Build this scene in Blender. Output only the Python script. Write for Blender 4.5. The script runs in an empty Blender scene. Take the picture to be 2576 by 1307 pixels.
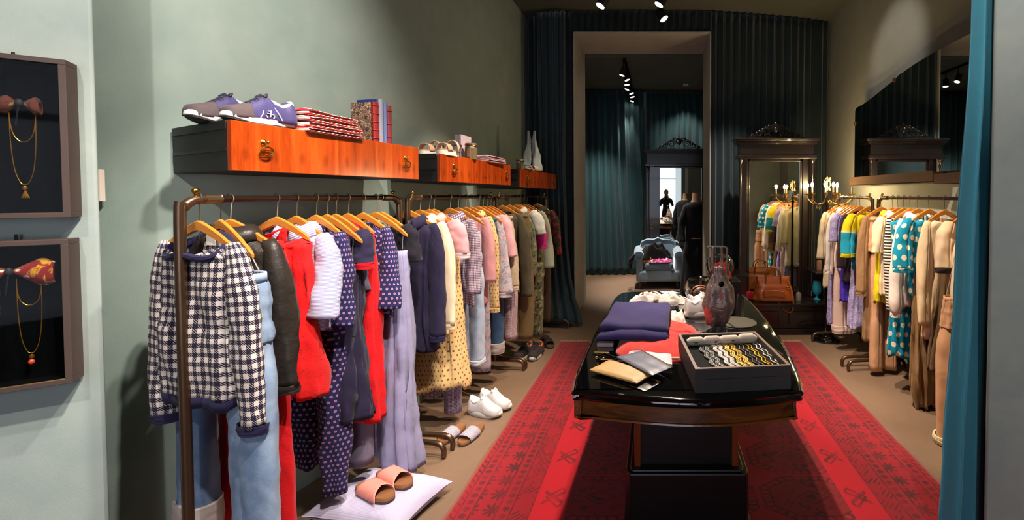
import bpy, bmesh, math, random
from mathutils import Vector, Matrix, noise
PI = math.pi
COL = bpy.context.scene.collection
random.seed(7)
R = math.radians

# ------------------------------------------------------------------ node / material helpers
def lin(h):
    if isinstance(h, (tuple, list)):
        return tuple(h[:3]) + (1.0,)
    h = h.lstrip('#')
    v = [int(h[i:i + 2], 16) / 255 for i in (0, 2, 4)]
    return tuple((x / 12.92 if x <= .04045 else ((x + .055) / 1.055) ** 2.4) for x in v) + (1.0,)

class NT:
    def __init__(s, name):
        s.m = bpy.data.materials.new(name); s.m.use_nodes = True
        s.t = s.m.node_tree; s.t.nodes.clear()
        s.out = s.t.nodes.new('ShaderNodeOutputMaterial')
    def put(s, sock, v):
        if isinstance(v, bpy.types.NodeSocket): s.t.links.new(v, sock)
        elif v is not None:
            sock.default_value = v
    def n(s, ty, ins=None, **at):
        n = s.t.nodes.new('ShaderNode' + ty)
        for k, v in at.items(): setattr(n, k, v)
        for k, v in (ins or {}).items(): s.put(n.inputs[k], v)
        return n
    def M(s, op, a, b=0.0, c=None):
        n = s.n('Math', {0: a, 1: b}, operation=op)
        if c is not None: s.put(n.inputs[2], c)
        return n.outputs[0]
    def mix(s, f, a, b):
        n = s.n('Mix', data_type='RGBA')
        s.put(n.inputs[0], f)
        for i, v in ((6, a), (7, b)):
            s.put(n.inputs[i], lin(v) if isinstance(v, str) else v)
        return n.outputs[2]
    def uv(s):
        x = s.n('SeparateXYZ', {0: s.n('UVMap').outputs[0]})
        return x.outputs[0], x.outputs[1]
    def obj(s):
        return s.n('TexCoord').outputs['Object']
    def noise(s, scale, detail=3, vec=None, rough=.55, dist=0):
        n = s.n('TexNoise', {'Scale': scale, 'Detail': detail, 'Roughness': rough, 'Distortion': dist})
        if vec is not None: s.put(n.inputs['Vector'], vec)
        return n.outputs[0]
    def ramp(s, f, stops, interp='LINEAR'):
        n = s.n('ValToRGB', {0: f}); cr = n.color_ramp; cr.interpolation = interp
        while len(cr.elements) < len(stops): cr.elements.new(.5)
        for e, (p, c) in zip(cr.elements, stops):
            e.position = p; e.color = lin(c) if isinstance(c, str) else (c, c, c, 1)
        return n.outputs[0]
    def bsdf(s, **kw):
        b = s.n('BsdfPrincipled')
        for k, v in kw.items():
            s.put(b.inputs[k.replace('_', ' ')], lin(v) if isinstance(v, str) else v)
        s.t.links.new(b.outputs[0], s.out.inputs[0]); s.b = b
        return b
    def bump(s, h, strength=.3, dist=.01):
        n = s.n('Bump', {'Strength': strength, 'Distance': dist, 'Height': h})
        s.t.links.new(n.outputs[0], s.b.inputs['Normal'])

_plain = {}
def plain(col, rough=.5, metal=0, coat=0, name=None, var=.06, bump=0, bscale=60, emis=None, es=0, spec=.5):
    key = (col, rough, metal, coat, var, bump, bscale, es)
    if key in _plain: return _plain[key]
    t = NT(name or 'mat_' + str(col).strip('#'))
    o = t.obj(); nz = t.noise(9, 3, o)
    c = lin(col)
    a = tuple(x * (1 - var) for x in c[:3]) + (1,); b = tuple(min(1, x * (1 + var)) for x in c[:3]) + (1,)
    cc = t.mix(nz, a, b)
    kw = dict(Base_Color=cc, Roughness=rough, Metallic=metal)
    t.bsdf(**kw); t.b.inputs['Coat Weight'].default_value = coat
    t.b.inputs['Specular IOR Level'].default_value = spec
    if bump: t.bump(t.noise(bscale, 4, o), bump, .01)
    if es:
        t.b.inputs['Emission Color'].default_value = lin(emis or col); t.b.inputs['Emission Strength'].default_value = es
    _plain[key] = t.m
    return t.m

_fab = {}
def fab(c1, pat='plain', c2='#ffffff', c3='#ffffff', s=.02, rough=.85, sheen=.06, bump=.25, seed=0.0, name=None, spec=.25):
    key = (c1, pat, c2, c3, s, rough, sheen, bump, seed)
    if key in _fab: return _fab[key]
    t = NT(name or 'fabric_' + pat)
    u, v = t.uv(); M = t.M
    comb = t.n('CombineXYZ', {0: u, 1: v, 2: seed}).outputs[0]
    fr = lambda x: M('FRACT', x)
    us, vs = M('DIVIDE', u, s), M('DIVIDE', v, s)
    h = None
    if pat == 'plain':
        col = t.mix(t.noise(30, 4, comb), c1, c2 if c2 != '#ffffff' else tuple(x * .8 for x in lin(c1)[:3]) + (1,))
    elif pat == 'stripe':        # horizontal stripes
        col = t.mix(M('LESS_THAN', fr(vs), .5), c1, c2)
    elif pat == 'vstripe':
        col = t.mix(M('LESS_THAN', fr(us), .5), c1, c2)
    elif pat == 'hounds':        # blocks joined by diagonal twill
        a, b = M('LESS_THAN', fr(us), .52), M('LESS_THAN', fr(vs), .52)
        tw = M('LESS_THAN', fr(M('MULTIPLY', M('ADD', us, vs), 4.0)), .38)
        d = M('ADD', a, b)
        both = M('GREATER_THAN', d, 1.5); one = M('MULTIPLY', M('GREATER_THAN', d, .5), M('SUBTRACT', 1.0, both))
        f = M('ADD', both, M('MULTIPLY', one, M('MULTIPLY', tw, .6)))
        f = M('MULTIPLY', f, M('ADD', .75, M('MULTIPLY', t.noise(220, 2, comb), .5)))
        col = t.mix(f, c1, c2); h = f
    elif pat == 'check':
        a, b = M('LESS_THAN', fr(us), .5), M('LESS_THAN', fr(vs), .5)
        col = t.mix(M('MULTIPLY', M('ADD', a, b), .5), c1, c2)
    elif pat in ('dots', 'rings'):
        row = M('FLOOR', vs); uu = M('ADD', us, M('MULTIPLY', M('MODULO', row, 2.0), .5))
        dx, dy = M('SUBTRACT', fr(uu), .5), M('SUBTRACT', fr(vs), .5)
        d = M('SQRT', M('ADD', M('MULTIPLY', dx, dx), M('MULTIPLY', dy, dy)))
        if pat == 'dots': col = t.mix(M('LESS_THAN', d, .27), c1, c2)
        else:
            col = t.mix(M('LESS_THAN', d, .24), c1, c3)
            col = t.mix(M('LESS_THAN', d, .15), col, c2)
    elif pat == 'squares':
        row = M('FLOOR', vs); uu = M('ADD', us, M('MULTIPLY', M('MODULO', row, 2.0), .5))
        a = M('LESS_THAN', M('ABSOLUTE', M('SUBTRACT', fr(uu), .5)), .14); b = M('LESS_THAN', M('ABSOLUTE', M('SUBTRACT', fr(vs), .5)), .2)
        col = t.mix(M('MULTIPLY', a, b), c1, c2)
    elif pat == 'lace':
        vo = t.n('TexVoronoi', {'Vector': comb, 'Scale': 45.0}, feature='DISTANCE_TO_EDGE').outputs[0]
        nz = t.noise(38, 5, comb, .7, 1.5)
        col = t.mix(M('GREATER_THAN', nz, .64), t.mix(M('MULTIPLY', t.noise(12, 3, comb), .5), c1, c2), c3)
        h = M('ADD', M('MULTIPLY', vo, .5), M('MULTIPLY', t.noise(120, 3, comb), .8))
    elif pat == 'print':         # scratchy two colour print
        nz = t.noise(1.0 / s, 6, comb, .8, 2.5)
        col = t.mix(t.ramp(nz, [(.47, 0.0), (.53, 1.0)]), c1, c2)
    elif pat == 'floral':
        nz = t.noise(1.0 / s, 4, comb, .6, 1.2); n2 = t.noise(.6 / s, 3, comb, .6)
        col = t.mix(t.ramp(nz, [(.52, 0.0), (.58, 1.0)]), c1, c2)
        col = t.mix(t.ramp(n2, [(.56, 0.0), (.60, 1.0)]), col, c3)
    elif pat == 'denim':
        nz = t.noise(7, 4, comb); tw = M('MULTIPLY', t.noise(260, 2, comb), .35)
        col = t.mix(M('ADD', t.ramp(nz, [(.35, 0.0), (.7, 1.0)]), M('SUBTRACT', tw, .17)), c1, c2)
    elif pat == 'block':         # colour blocking by height along the cloth (s = break, metres)
        col = t.mix(M('LESS_THAN', v, -s), c1, c2)
        col = t.mix(M('LESS_THAN', M('ABSOLUTE', M('ADD', v, s)), .008), col, c3)
    t.bsdf(Base_Color=col, Roughness=rough)
    t.b.inputs['Sheen Weight'].default_value = sheen
    t.b.inputs['Specular IOR Level'].default_value = spec
    if bump:
        if h is None: h = t.noise(350, 3, comb)
        mp = t.n('Mapping', {'Vector': comb, 'Scale': (7.0, 4.0, 1.0)}).outputs[0]
        wr = t.noise(1.0, 2, mp, .5, .8)
        t.bump(M('ADD', M('MULTIPLY', h, .0012), M('MULTIPLY', wr, .016)), min(1.0, .4 + bump), 1.0)
    _fab[key] = t.m
    return t.m

def woodm(c1, c2, rough=.35, scale=6, coat=0, axis=2, name='wood', stretch=.08, bump=.05):
    t = NT(name); o = t.obj()
    sc = [1.0, 1.0, 1.0]; sc[axis] = stretch
    mp = t.n('Mapping', {'Vector': o, 'Scale': sc}).outputs[0]
    n1 = t.noise(scale, 5, mp, .6, .8); n2 = t.noise(scale * 9, 3, mp, .6)
    f = t.M('ADD', t.M('MULTIPLY', n1, .75), t.M('MULTIPLY', n2, .3))
    col = t.ramp(f, [(.35, c1), (.68, c2)])
    t.bsdf(Base_Color=col, Roughness=rough); t.b.inputs['Coat Weight'].default_value = coat
    t.b.inputs['Coat Roughness'].default_value = .06
    if bump: t.bump(n2, bump, .003)
    return t.m

def glassm(col='#ffffff', rough=.0, name='clear_glass'):
    t = NT(name)
    t.bsdf(Base_Color=col, Roughness=rough); t.b.inputs['Transmission Weight'].default_value = 1.0
    t.b.inputs['IOR'].default_value = 1.45
    return t.m
def thinglass(name='thin_pane', refl=.08):
    t = NT(name)
    tr = t.n('BsdfTransparent', {0: (.96, .97, .97, 1)}); gl = t.n('BsdfGlossy', {'Roughness': .02})
    mx = t.n('MixShader', {0: refl, 1: tr.outputs[0], 2: gl.outputs[0]})
    t.t.links.new(mx.outputs[0], t.out.inputs[0])
    return t.m

# ------------------------------------------------------------------ object helpers
def tag(o, label=None, cat=None, group=None, kind=None):
    if label: o['label'] = label
    if cat: o['category'] = cat
    if group: o['group'] = group
    if kind: o['kind'] = kind
    return o
def thing(name, label, cat, loc=(0, 0, 0), rz=0, group=None):
    o = bpy.data.objects.new(name, None); COL.objects.link(o)
    o.location = loc; o.rotation_euler = (0, 0, rz); o.empty_display_size = .05
    return tag(o, label, cat, group)
def mesh(name, vs, fs, mat, parent=None, smooth=True, uvs=None, thick=0, bevel=0, sub=0, loc=None, rz=None, sharp=40):
    me = bpy.data.meshes.new(name); me.from_pydata([tuple(v) for v in vs], [], fs)
    if uvs is not None:
        l = me.uv_layers.new(name='UVMap')
        for lp in me.loops: l.data[lp.index].uv = uvs[lp.vertex_index]
    if smooth:
        me.shade_smooth()
        if sharp: me.set_sharp_from_angle(angle=R(sharp))
    me.materials.append(mat)
    o = bpy.data.objects.new(name, me); COL.objects.link(o)
    if parent is not None: o.parent = parent
    if loc is not None: o.location = loc
    if rz is not None: o.rotation_euler = (0, 0, rz)
    if bevel:
        b = o.modifiers.new('edge', 'BEVEL'); b.width = bevel; b.segments = 2; b.limit_method = 'ANGLE'; b.angle_limit = R(50)
    if sub:
        b = o.modifiers.new('smooth', 'SUBSURF'); b.levels = sub; b.render_levels = sub
    if thick:
        b = o.modifiers.new('cloth', 'SOLIDIFY'); b.thickness = thick; b.offset = 0
    return o

class MB:
    def __init__(s): s.v = []; s.f = []
    def add(s, vs, fs, M=None):
        k = len(s.v)
        s.v += [(M @ Vector(v)) if M is not None else Vector(v) for v in vs]
        s.f += [tuple(i + k for i in f) for f in fs]; return s
    def box(s, x0, x1, y0, y1, z0, z1, M=None):
        return s.add([(x0, y0, z0), (x1, y0, z0), (x1, y1, z0), (x0, y1, z0), (x0, y0, z1), (x1, y0, z1), (x1, y1, z1), (x0, y1, z1)],
                     [(0, 3, 2, 1), (4, 5, 6, 7), (0, 1, 5, 4), (1, 2, 6, 5), (2, 3, 7, 6), (3, 0, 4, 7)], M)
    def prism(s, pts, z0, z1, M=None):
        n = len(pts)
        return s.add([(p[0], p[1], z0) for p in pts] + [(p[0], p[1], z1) for p in pts],
                     [tuple(range(n - 1, -1, -1)), tuple(range(n, 2 * n))] + [(i, (i + 1) % n, n + (i + 1) % n, n + i) for i in range(n)], M)
    def loft(s, rings, cap=True, M=None):
        n = len(rings[0]); vs = [p for r in rings for p in r]; fs = []
        for j in range(len(rings) - 1):
            for i in range(n):
                a = j * n + i; b = j * n + (i + 1) % n
                fs.append((a, b, b + n, a + n))
        if cap: fs += [tuple(range(n - 1, -1, -1)), tuple(range((len(rings) - 1) * n, len(rings) * n))]
        return s.add(vs, fs, M)
    def tube(s, pts, r, n=10, cap=True, M=None, flat=1.0):
        pts = [Vector(p) for p in pts]; rings = []
        rr = r if isinstance(r, (list, tuple)) else [r] * len(pts)
        prev = None
        for i, p in enumerate(pts):
            d = (pts[min(i + 1, len(pts) - 1)] - pts[max(i - 1, 0)])
            if d.length < 1e-9: d = Vector((0, 0, 1))
            d.normalize()
            if prev is None:
                a = Vector((0, 0, 1)) if abs(d.z) < .9 else Vector((1, 0, 0))
                x = d.cross(a).normalized()
            else:
                x = (prev - d * prev.dot(d)).normalized()
            prev = x; y = d.cross(x)
            rings.append([p + (x * math.cos(2 * PI * k / n) + y * math.sin(2 * PI * k / n) * flat) * rr[i] for k in range(n)])
        return s.loft(rings, cap, M)
    def lathe(s, prof, c=(0, 0, 0), n=24, M=None):
        rings = [[(c[0] + r * math.cos(2 * PI * k / n), c[1] + r * math.sin(2 * PI * k / n), c[2] + z) for k in range(n)] for r, z in prof]
        return s.loft(rings, True, M)
    def ball(s, c, r, n=12, sq=(1, 1, 1), M=None):
        m = max(4, n // 2)
        rings = [[(c[0] + sq[0] * r * math.sin(PI * j / m) * math.cos(2 * PI * k / n), c[1] + sq[1] * r * math.sin(PI * j / m) * math.sin(2 * PI * k / n), c[2] - sq[2] * r * math.cos(PI * j / m)) for k in range(n)] for j in range(m + 1)]
        rings[0] = [(c[0] + 1e-4 * math.cos(2 * PI * k / n), c[1] + 1e-4 * math.sin(2 * PI * k / n), c[2] - sq[2] * r) for k in range(n)]
        rings[-1] = [(c[0] + 1e-4 * math.cos(2 * PI * k / n), c[1] + 1e-4 * math.sin(2 * PI * k / n), c[2] + sq[2] * r) for k in range(n)]
        return s.loft(rings, True, M)
    def make(s, name, mat, parent=None, **kw):
        return mesh(name, s.v, s.f, mat, parent, **kw)

def spline(pts, n=8):
    """smooth curve through the points"""
    P = [Vector(p) for p in pts]; out = []
    for i in range(len(P) - 1):
        p0, p1, p2, p3 = P[max(i - 1, 0)], P[i], P[i + 1], P[min(i + 2, len(P) - 1)]
        for k in range(n):
            t = k / n
            out.append(.5 * ((2 * p1) + (p2 - p0) * t + (2 * p0 - 5 * p1 + 4 * p2 - p3) * t * t + (3 * p1 - p0 - 3 * p2 + p3) * t ** 3))
    out.append(P[-1]); return out
def lerp(a, b, t): return a + (b - a) * t
def interp(tab, t):
    """piecewise linear/smooth lookup in [(t, a, b..)...]"""
    if t <= tab[0][0]: return tab[0][1:]
    for p, q in zip(tab, tab[1:]):
        if t <= q[0]:
            k = (t - p[0]) / (q[0] - p[0] + 1e-9); k = k * k * (3 - 2 * k)
            return tuple(lerp(a, b, k) for a, b in zip(p[1:], q[1:]))
    return tab[-1][1:]
def nz(x, y, z=0.0): return noise.noise(Vector((x, y, z)))

def sheet(name, rows, uvrows, mat, parent=None, thick=.003, sharp=0, **kw):
    n = len(rows[0]); vs = [p for r in rows for p in r]; uv = [p for r in uvrows for p in r]
    fs = [(j * n + i, j * n + i + 1, (j + 1) * n + i + 1, (j + 1) * n + i) for j in range(len(rows) - 1) for i in range(n - 1)]
    return mesh(name, vs, fs, mat, parent, uvs=uv, thick=thick, sharp=sharp, **kw)
def puresheet(fn, nu, nv, w, l):
    rows = [[fn(i / nu, j / nv) for i in range(nu + 1)] for j in range(nv + 1)]
    uvs = [[(i / nu * w, j / nv * l) for i in range(nu + 1)] for j in range(nv + 1)]
    return rows, uvs
# ------------------------------------------------------------------ materials of the room
def plaster(c1, c2, name, sc=1.2, rough=.85):
    t = NT(name); o = t.obj()
    a = t.noise(sc, 4, o, .6, .6); b = t.noise(sc * 5, 4, o); g = t.noise(160, 3, o)
    col = t.mix(t.ramp(t.M('ADD', t.M('MULTIPLY', a, .7), t.M('MULTIPLY', b, .3)), [(.35, 0.0), (.65, 1.0)]), c1, c2)
    t.bsdf(Base_Color=col, Roughness=rough); t.bump(t.M('ADD', g, t.M('MULTIPLY', b, .6)), .12, .004)
    return t.m
WALL = plaster('#8c9f98', '#a3b0a7', 'sage_plaster')
WALLR = plaster('#8a8d86', '#999a92', 'grey_plaster')
PILL = plaster('#96a5a1', '#abb5af', 'pale_blue_plaster', 2.0)
CEIL = plaster('#52554c', '#5c5e54', 'dark_ceiling_paint')
REVEAL = plaster('#9c978c', '#aca79c', 'reveal_plaster')
FLOOR = NT('brown_resin_floor')
_o = FLOOR.obj(); _a = FLOOR.noise(2.2, 4, _o); _b = FLOOR.noise(14, 4, _o)
FLOOR.bsdf(Base_Color=FLOOR.mix(FLOOR.M('ADD', FLOOR.M('MULTIPLY', _a, .7), FLOOR.M('MULTIPLY', _b, .3)), '#6f5846', '#8a705a'), Roughness=.5)
FLOOR.bump(_b, .06, .004); FLOOR = FLOOR.m
CURT = fab('#143840', 'plain', '#1c4850', s=.02, rough=.6, sheen=.5, bump=.1, name='teal_velvet')
CURT2 = fab('#101f23', 'plain', '#16292d', s=.02, rough=.6, sheen=.25, bump=.1, name='dark_teal_velvet')
CURT3 = fab('#3a8ea6', 'plain', '#4896ac', s=.02, rough=.55, sheen=.3, bump=.1, name='bright_teal_satin')

def wall_poly(name, pts, z0, z1, mat, thick=.12, side=1):
    """extruded wall along a polyline; thickness grows to its side"""
    P = [Vector((p[0], p[1], 0)) for p in pts]; O = []
    for i, p in enumerate(P):
        d = (P[min(i + 1, len(P) - 1)] - P[max(i - 1, 0)]).normalized()
        O.append(p + Vector((-d.y, d.x, 0)) * thick * side)
    poly = P + O[::-1]
    o = MB().prism([(p.x, p.y) for p in poly], z0, z1).make(name, mat, sharp=60)
    return tag(o, kind='structure')
HC = 4.04
LW = spline([(-2.6, 1.76, 0), (-2.133, 1.9, 0), (-1.97, 2.25, 0), (-1.885, 2.55, 0), (-1.84, 2.87, 0), (-1.82, 3.6, 0), (-1.80, 6.5, 0)], 6)
wall_poly('wall_left', [(p.x, p.y) for p in LW], 0, HC, WALL, .15, 1)
RW = spline([(2.47, 6.5, 0), (2.40, 5.0, 0), (2.38, 4.2, 0), (2.42, 3.2, 0), (2.48, 2.3, 0), (2.5, 1.9, 0)], 5)
wall_poly('wall_right', [(p.x, p.y) for p in RW], 0, HC, WALLR, .15, 1)
# wall beside the entrance on the left, carrying the jewellery cases, and the one on the right behind the curtain
w = wall_poly('wall_entrance_left', [(-2.9, .93), (-1.985, 1.557), (-2.3, 1.80), (-2.66, 1.78)], 0, HC, PILL, .001, 1)
bpy.data.objects.remove(w)
tag(MB().prism([(-2.9, .93), (-1.985, 1.557), (-2.28, 1.765), (-2.62, 1.75), (-3.05, 1.5)], 0, HC).make('wall_entrance_left', PILL, sharp=60, bevel=.012), kind='structure')
tag(MB().prism([(1.372, 1.80), (2.6, 1.22), (3.0, 1.6), (2.62, 1.95), (1.55, 2.02)], 0, HC).make('wall_entrance_right', plaster('#8d9896', '#9ea39c', 'grey_blue_plaster', 3.0), sharp=60, bevel=.012), kind='structure')
tag(MB().box(-3.2, 3.2, -3.2, 6.75, -.1, 0).make('floor', FLOOR), kind='structure')
tag(MB().box(-3.2, 3.2, -3.2, 6.72, HC, HC + .1).make('ceiling', CEIL), kind='structure')
# wall with the tall opening
t = MB()
t.box(-2.1, -1.10, 6.35, 6.72, 0, HC); t.box(.718, 2.7, 6.35, 6.72, 0, HC); t.box(-1.10, .718, 6.35, 6.72, 3.745, HC)
tag(t.make('wall_back', REVEAL, smooth=False), kind='structure')
# plaster lining of the opening, stands proud of the curtains
t = MB()
t.box(-1.10, -1.082, 5.80, 6.66, 0, 3.74); t.box(.70, .718, 5.80, 6.66, 0, 3.74); t.box(-1.10, .718, 5.80, 6.66, 3.726, 3.745)
tag(t.make('trim_1', REVEAL, smooth=False, bevel=.004), kind='structure')
# front of the shop behind the viewer
t = MB()
t.box(-3.2, -1.5, -3.2, -3.05, 0, HC); t.box(.9, 3.2, -3.2, -3.05, 0, HC); t.box(-1.5, .9, -3.2, -3.05, 3.0, HC); t.box(-1.5, .9, -3.2, -3.05, 0, .35)
tag(t.make('wall_front', WALLR, smooth=False), kind='structure')
tag(MB().box(-3.2, -3.1, -3.05, 1.6, 0, HC).make('wall_side_left', WALL, smooth=False), kind='structure')
tag(MB().box(3.1, 3.2, -3.05, 2.0, 0, HC).make('wall_side_right', WALLR, smooth=False), kind='structure')
# room behind
HB = 3.70
tag(MB().box(-2.6, 2.6, 6.75, 9.1, -.1, 0).make('floor_back_room', FLOOR), kind='structure')
tag(MB().box(-2.6, 2.6, 6.72, 9.1, HB, HB + .1).make('ceiling_back_room', CEIL), kind='structure')
t = MB(); t.box(-2.6, 2.6, 9.0, 9.1, 0, HB); t.box(-2.7, -2.6, 6.72, 9.1, 0, HB); t.box(2.6, 2.7, 6.72, 9.1, 0, HB)
tag(t.make('wall_back_room', WALL, smooth=False), kind='structure')
# shop window behind the viewer
gl = NT('daylight_window'); e = gl.n('Emission', {0: lin('#dfe8ff'), 1: 2.6}); gl.t.links.new(e.outputs[0], gl.out.inputs[0])
tag(MB().box(-1.45, .84, -3.16, -3.12, .4, 2.95).make('window_1', gl.m), kind='structure')
t = MB()
for x in (-1.5, -.45, .84): t.box(x, x + .07, -3.1, -3.02, .35, 3.0)
for z in (.35, 2.3, 2.93): t.box(-1.5, .91, -3.1, -3.02, z, z + .07)
tag(t.make('trim_2', plain('#2a2220', .5)), kind='structure')

# ------------------------------------------------------------------ curtains
def curtain(name, label, path, z0, z1, mat, wl=.11, amp=.035, flare=0, seed=0, pool=0, group=None, cat='curtain', rowsn=26, sway=0):
    P = [Vector((x, y, 0)) for x, y in path]
    L = [0]
    for a, b in zip(P, P[1:]): L.append(L[-1] + (b - a).length)
    n = max(20, int(L[-1] / (wl / 8)))
    rows, uvs = [], []
    for j in range(rowsn + 1):
        t = j / rowsn; z = lerp(z1, z0, t); row = []; uv = []
        for i in range(n + 1):
            s = L[-1] * i / n
            k = 0
            while k < len(L) - 2 and L[k + 1] < s: k += 1
            q = (s - L[k]) / (L[k + 1] - L[k]); p = P[k].lerp(P[k + 1], q)
            d = (P[k + 1] - P[k]).normalized(); nn = Vector((d.y, -d.x, 0))
            ph = s / wl * 2 * PI + 1.6 * nz(s * 2.2, seed, .3) * 2 + .5 * nz(s * 1.2, t * 1.5, seed)
            a = amp * (.6 + .55 * nz(s * 3.1, seed + 5, t * .8)) * (1 + flare * t * t)
            off = a * (math.sin(ph) + .28 * math.sin(2.3 * ph + seed))
            p = p + nn * off + d * (.25 * a * math.sin(2 * ph)) + d * sway * t * t * (i / n - .5) * 2
            if pool and t > .9: p = p + nn * pool * ((t - .9) / .1) ** 2 * (.6 + .6 * nz(s * 4, seed, 9))
            row.append(Vector((p.x, p.y, z))); uv.append((s * 1.6, z))
        rows.append(row); uvs.append(uv)
    o = sheet(name, rows, uvs, mat, thick=.004)
    return tag(o, label, cat, group)
curtain('velvet_curtain', 'dark teal velvet curtain left of the tall opening, behind the third drawer shelf', [(-1.74, 6.0), (-1.5, 5.93), (-1.12, 5.84)], .02, HC - .02, CURT2, .10, .04, .2, 1)
curtain('velvet_curtain', 'wide teal velvet curtain between the tall opening and the right wall', [(.73, 5.84), (1.3, 5.93), (1.9, 6.05), (2.40, 6.2)], .02, HC - .02, CURT2, .105, .04, .2, 2)
curtain('velvet_valance', 'dark velvet valance gathered above the tall opening', [(-1.12, 5.84), (-.3, 5.82), (.73, 5.84)], 3.74, HC - .01, CURT2, .10, .02, 0, 3, cat='valance', rowsn=4)
# swept curtain end lying out onto the floor beside the last clothes rail
rows, uvs = [], []
for j in range(45):
    t = j / 44; z = lerp(4.0, .012, t); row = []; uv = []
    xr = interp([(0, -1.19, 5.77), (.514, -1.19, 5.75), (.733, -1.17, 5.72), (.854, -1.12, 5.66), (.927, -1.03, 5.52), (.976, -.93, 5.36), (1, -.9, 5.28)], t)
    xl = interp([(0, -1.58, 5.83), (.5, -1.55, 5.80), (.8, -1.50, 5.66), (1, -1.42, 5.3)], t)
    for i in range(61):
        q = i / 60; x = lerp(xl[0], xr[0], q); y = lerp(xl[1], xr[1], q)
        f = .028 * math.sin(q * 30 + 2 * nz(q * 3, t * 2)) * (1 - .4 * t)
        row.append(Vector((x + f * .3, y - f - .05 * math.sin(PI * q) * t ** 3, z + (.05 * math.sin(q * PI) * max(0, t - .9) * 10 if t > .9 else 0)))); uv.append((q * .8, z))
    rows.append(row); uvs.append(uv)
tag(sheet('velvet_curtain', rows, uvs, fab('#142a33', 'plain', '#1c3944', rough=.5, sheen=.35, bump=.1), thick=.004), 'blue velvet curtain end sweeping onto the floor beside the white door reveal', 'curtain')
# back room curtains
curtain('back_curtain', 'teal velvet curtain closing the back room behind the blue armchair, left part', [(-2.5, 8.72), (-1.4, 8.72), (-.27, 8.78)], .02, HB - .02, fab('#1a3c40', 'plain', '#224a50', rough=.6, sheen=.3, bump=.1), .13, .05, .5, 4, sway=.25)
curtain('back_curtain', 'teal velvet curtain behind the carved dressing mirror of the back room', [(-.22, 8.85), (.5, 8.85), (1.6, 8.85)], .02, HB - .02, fab('#173438', 'plain', '#1e4348', rough=.6, sheen=.3, bump=.1), .12, .045, .3, 5)
tag(MB().tube([(-.26, 8.68, .02), (-.26, 8.68, 3.3)], .008).make('curtain_rod', plain('#3a3f40', .4, .8)), 'thin upright metal rod between the two back room curtains', 'rod')
# foreground curtain on the right
rows, uvs = [], []
for j in range(41):
    t = j / 40; z = lerp(HC - .01, .01, t); row = []; uv = []
    xl = lerp(1.412, 1.293, min(1, (HC - z) / HC * 1.0) ** 1.0); xr = 1.505
    xl = interp([(0, 1.45), (.4, 1.38), (.7, 1.325), (.9, 1.286), (1, 1.27)], t)[0]
    for i in range(73):
        q = i / 72; x = lerp(xl, xr, q)
        ph = q * 2 * PI * 2.6 + .6 * t
        y = 1.93 + .028 * math.sin(ph) + .012 * math.sin(2.2 * ph + 1) + .03 * q * 0
        row.append(Vector((x + .012 * math.cos(ph), y, z))); uv.append((q * .5, z))
    rows.append(row); uvs.append(uv)
tag(sheet('entrance_curtain', rows, uvs, CURT3, thick=.004), 'bright teal curtain hanging full height beside the grey wall end on the right', 'curtain')

# ------------------------------------------------------------------ rug
t = NT('turkmen_rug'); M = t.M
sx = t.n('SeparateXYZ', {0: t.obj()}); x, y = sx.outputs[0], sx.outputs[1]
W2, L2 = 1.32, 1.92
dx = M('SUBTRACT', W2, M('ABSOLUTE', x)); dy = M('SUBTRACT', L2, M('ABSOLUTE', y)); d = M('MINIMUM', dx, dy)
band = lambda a, b: M('MULTIPLY', M('GREATER_THAN', d, a), M('LESS_THAN', d, b))
fr = lambda v: M('FRACT', v)
def OR(*a):
    r = a[0]
    for q in a[1:]: r = M('MAXIMUM', r, q)
    return r
wob = t.noise(14, 2, t.obj())
def motif(px, py, nx, ny, rr):      # small star / cross ornaments on a grid
    u = M('SUBTRACT', fr(M('DIVIDE', x, px)), .5); v = M('SUBTRACT', fr(M('DIVIDE', y, py)), .5)
    au, av = M('ABSOLUTE', u), M('ABSOLUTE', v)
    cr = M('MULTIPLY', M('LESS_THAN', M('MINIMUM', au, av), nx), M('LESS_THAN', M('ADD', au, av), rr))
    dg = M('MULTIPLY', M('LESS_THAN', M('ABSOLUTE', M('SUBTRACT', au, av)), ny), M('LESS_THAN', M('MAXIMUM', au, av), rr * .72))
    return M('MULTIPLY', M('MAXIMUM', M('MULTIPLY', cr, M('GREATER_THAN', M('ADD', au, av), .12)), dg), 1.0)
line = lambda c, w=.004: M('LESS_THAN', M('ABSOLUTE', M('SUBTRACT', d, c)), w)
zig = M('LESS_THAN', M('ABSOLUTE', M('SUBTRACT', fr(M('DIVIDE', M('ADD', x, y), .045)), .5)), .16)
zig2 = M('LESS_THAN', M('ABSOLUTE', M('SUBTRACT', fr(M('DIVIDE', M('SUBTRACT', x, y), .03)), .5)), .2)
small = motif(.05, .05, .09, .1, .42); mid = motif(.115, .115, .06, .09, .45)
dark = OR(M('MULTIPLY', band(.03, .055), zig), line(.062), M('MULTIPLY', band(.066, .125), small), line(.13),
          M('MULTIPLY', band(.135, .25), mid), line(.255), M('MULTIPLY', band(.26, .32), small), line(.325), M('MULTIPLY', M('MULTIPLY', band(.33, .42), zig2), M('GREATER_THAN', wob, .5)), line(.425, .003))
# hooks in the plain bright band
u = M('SUBTRACT', fr(M('DIVIDE', y, .36)), .5); uu = M('ABSOLUTE', u)
cx_ = M('SUBTRACT', dx, .52)
hook = M('MULTIPLY', OR(M('LESS_THAN', M('ABSOLUTE', M('SUBTRACT', uu, M('MULTIPLY', M('ABSOLUTE', cx_), 2.2))), .035),
                        M('LESS_THAN', M('ABSOLUTE', M('SUBTRACT', M('ADD', M('MULTIPLY', uu, .36), M('ABSOLUTE', M('SUBTRACT', cx_, .03))), .07)), .009)), M('LESS_THAN', M('ABSOLUTE', cx_), .055))
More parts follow.
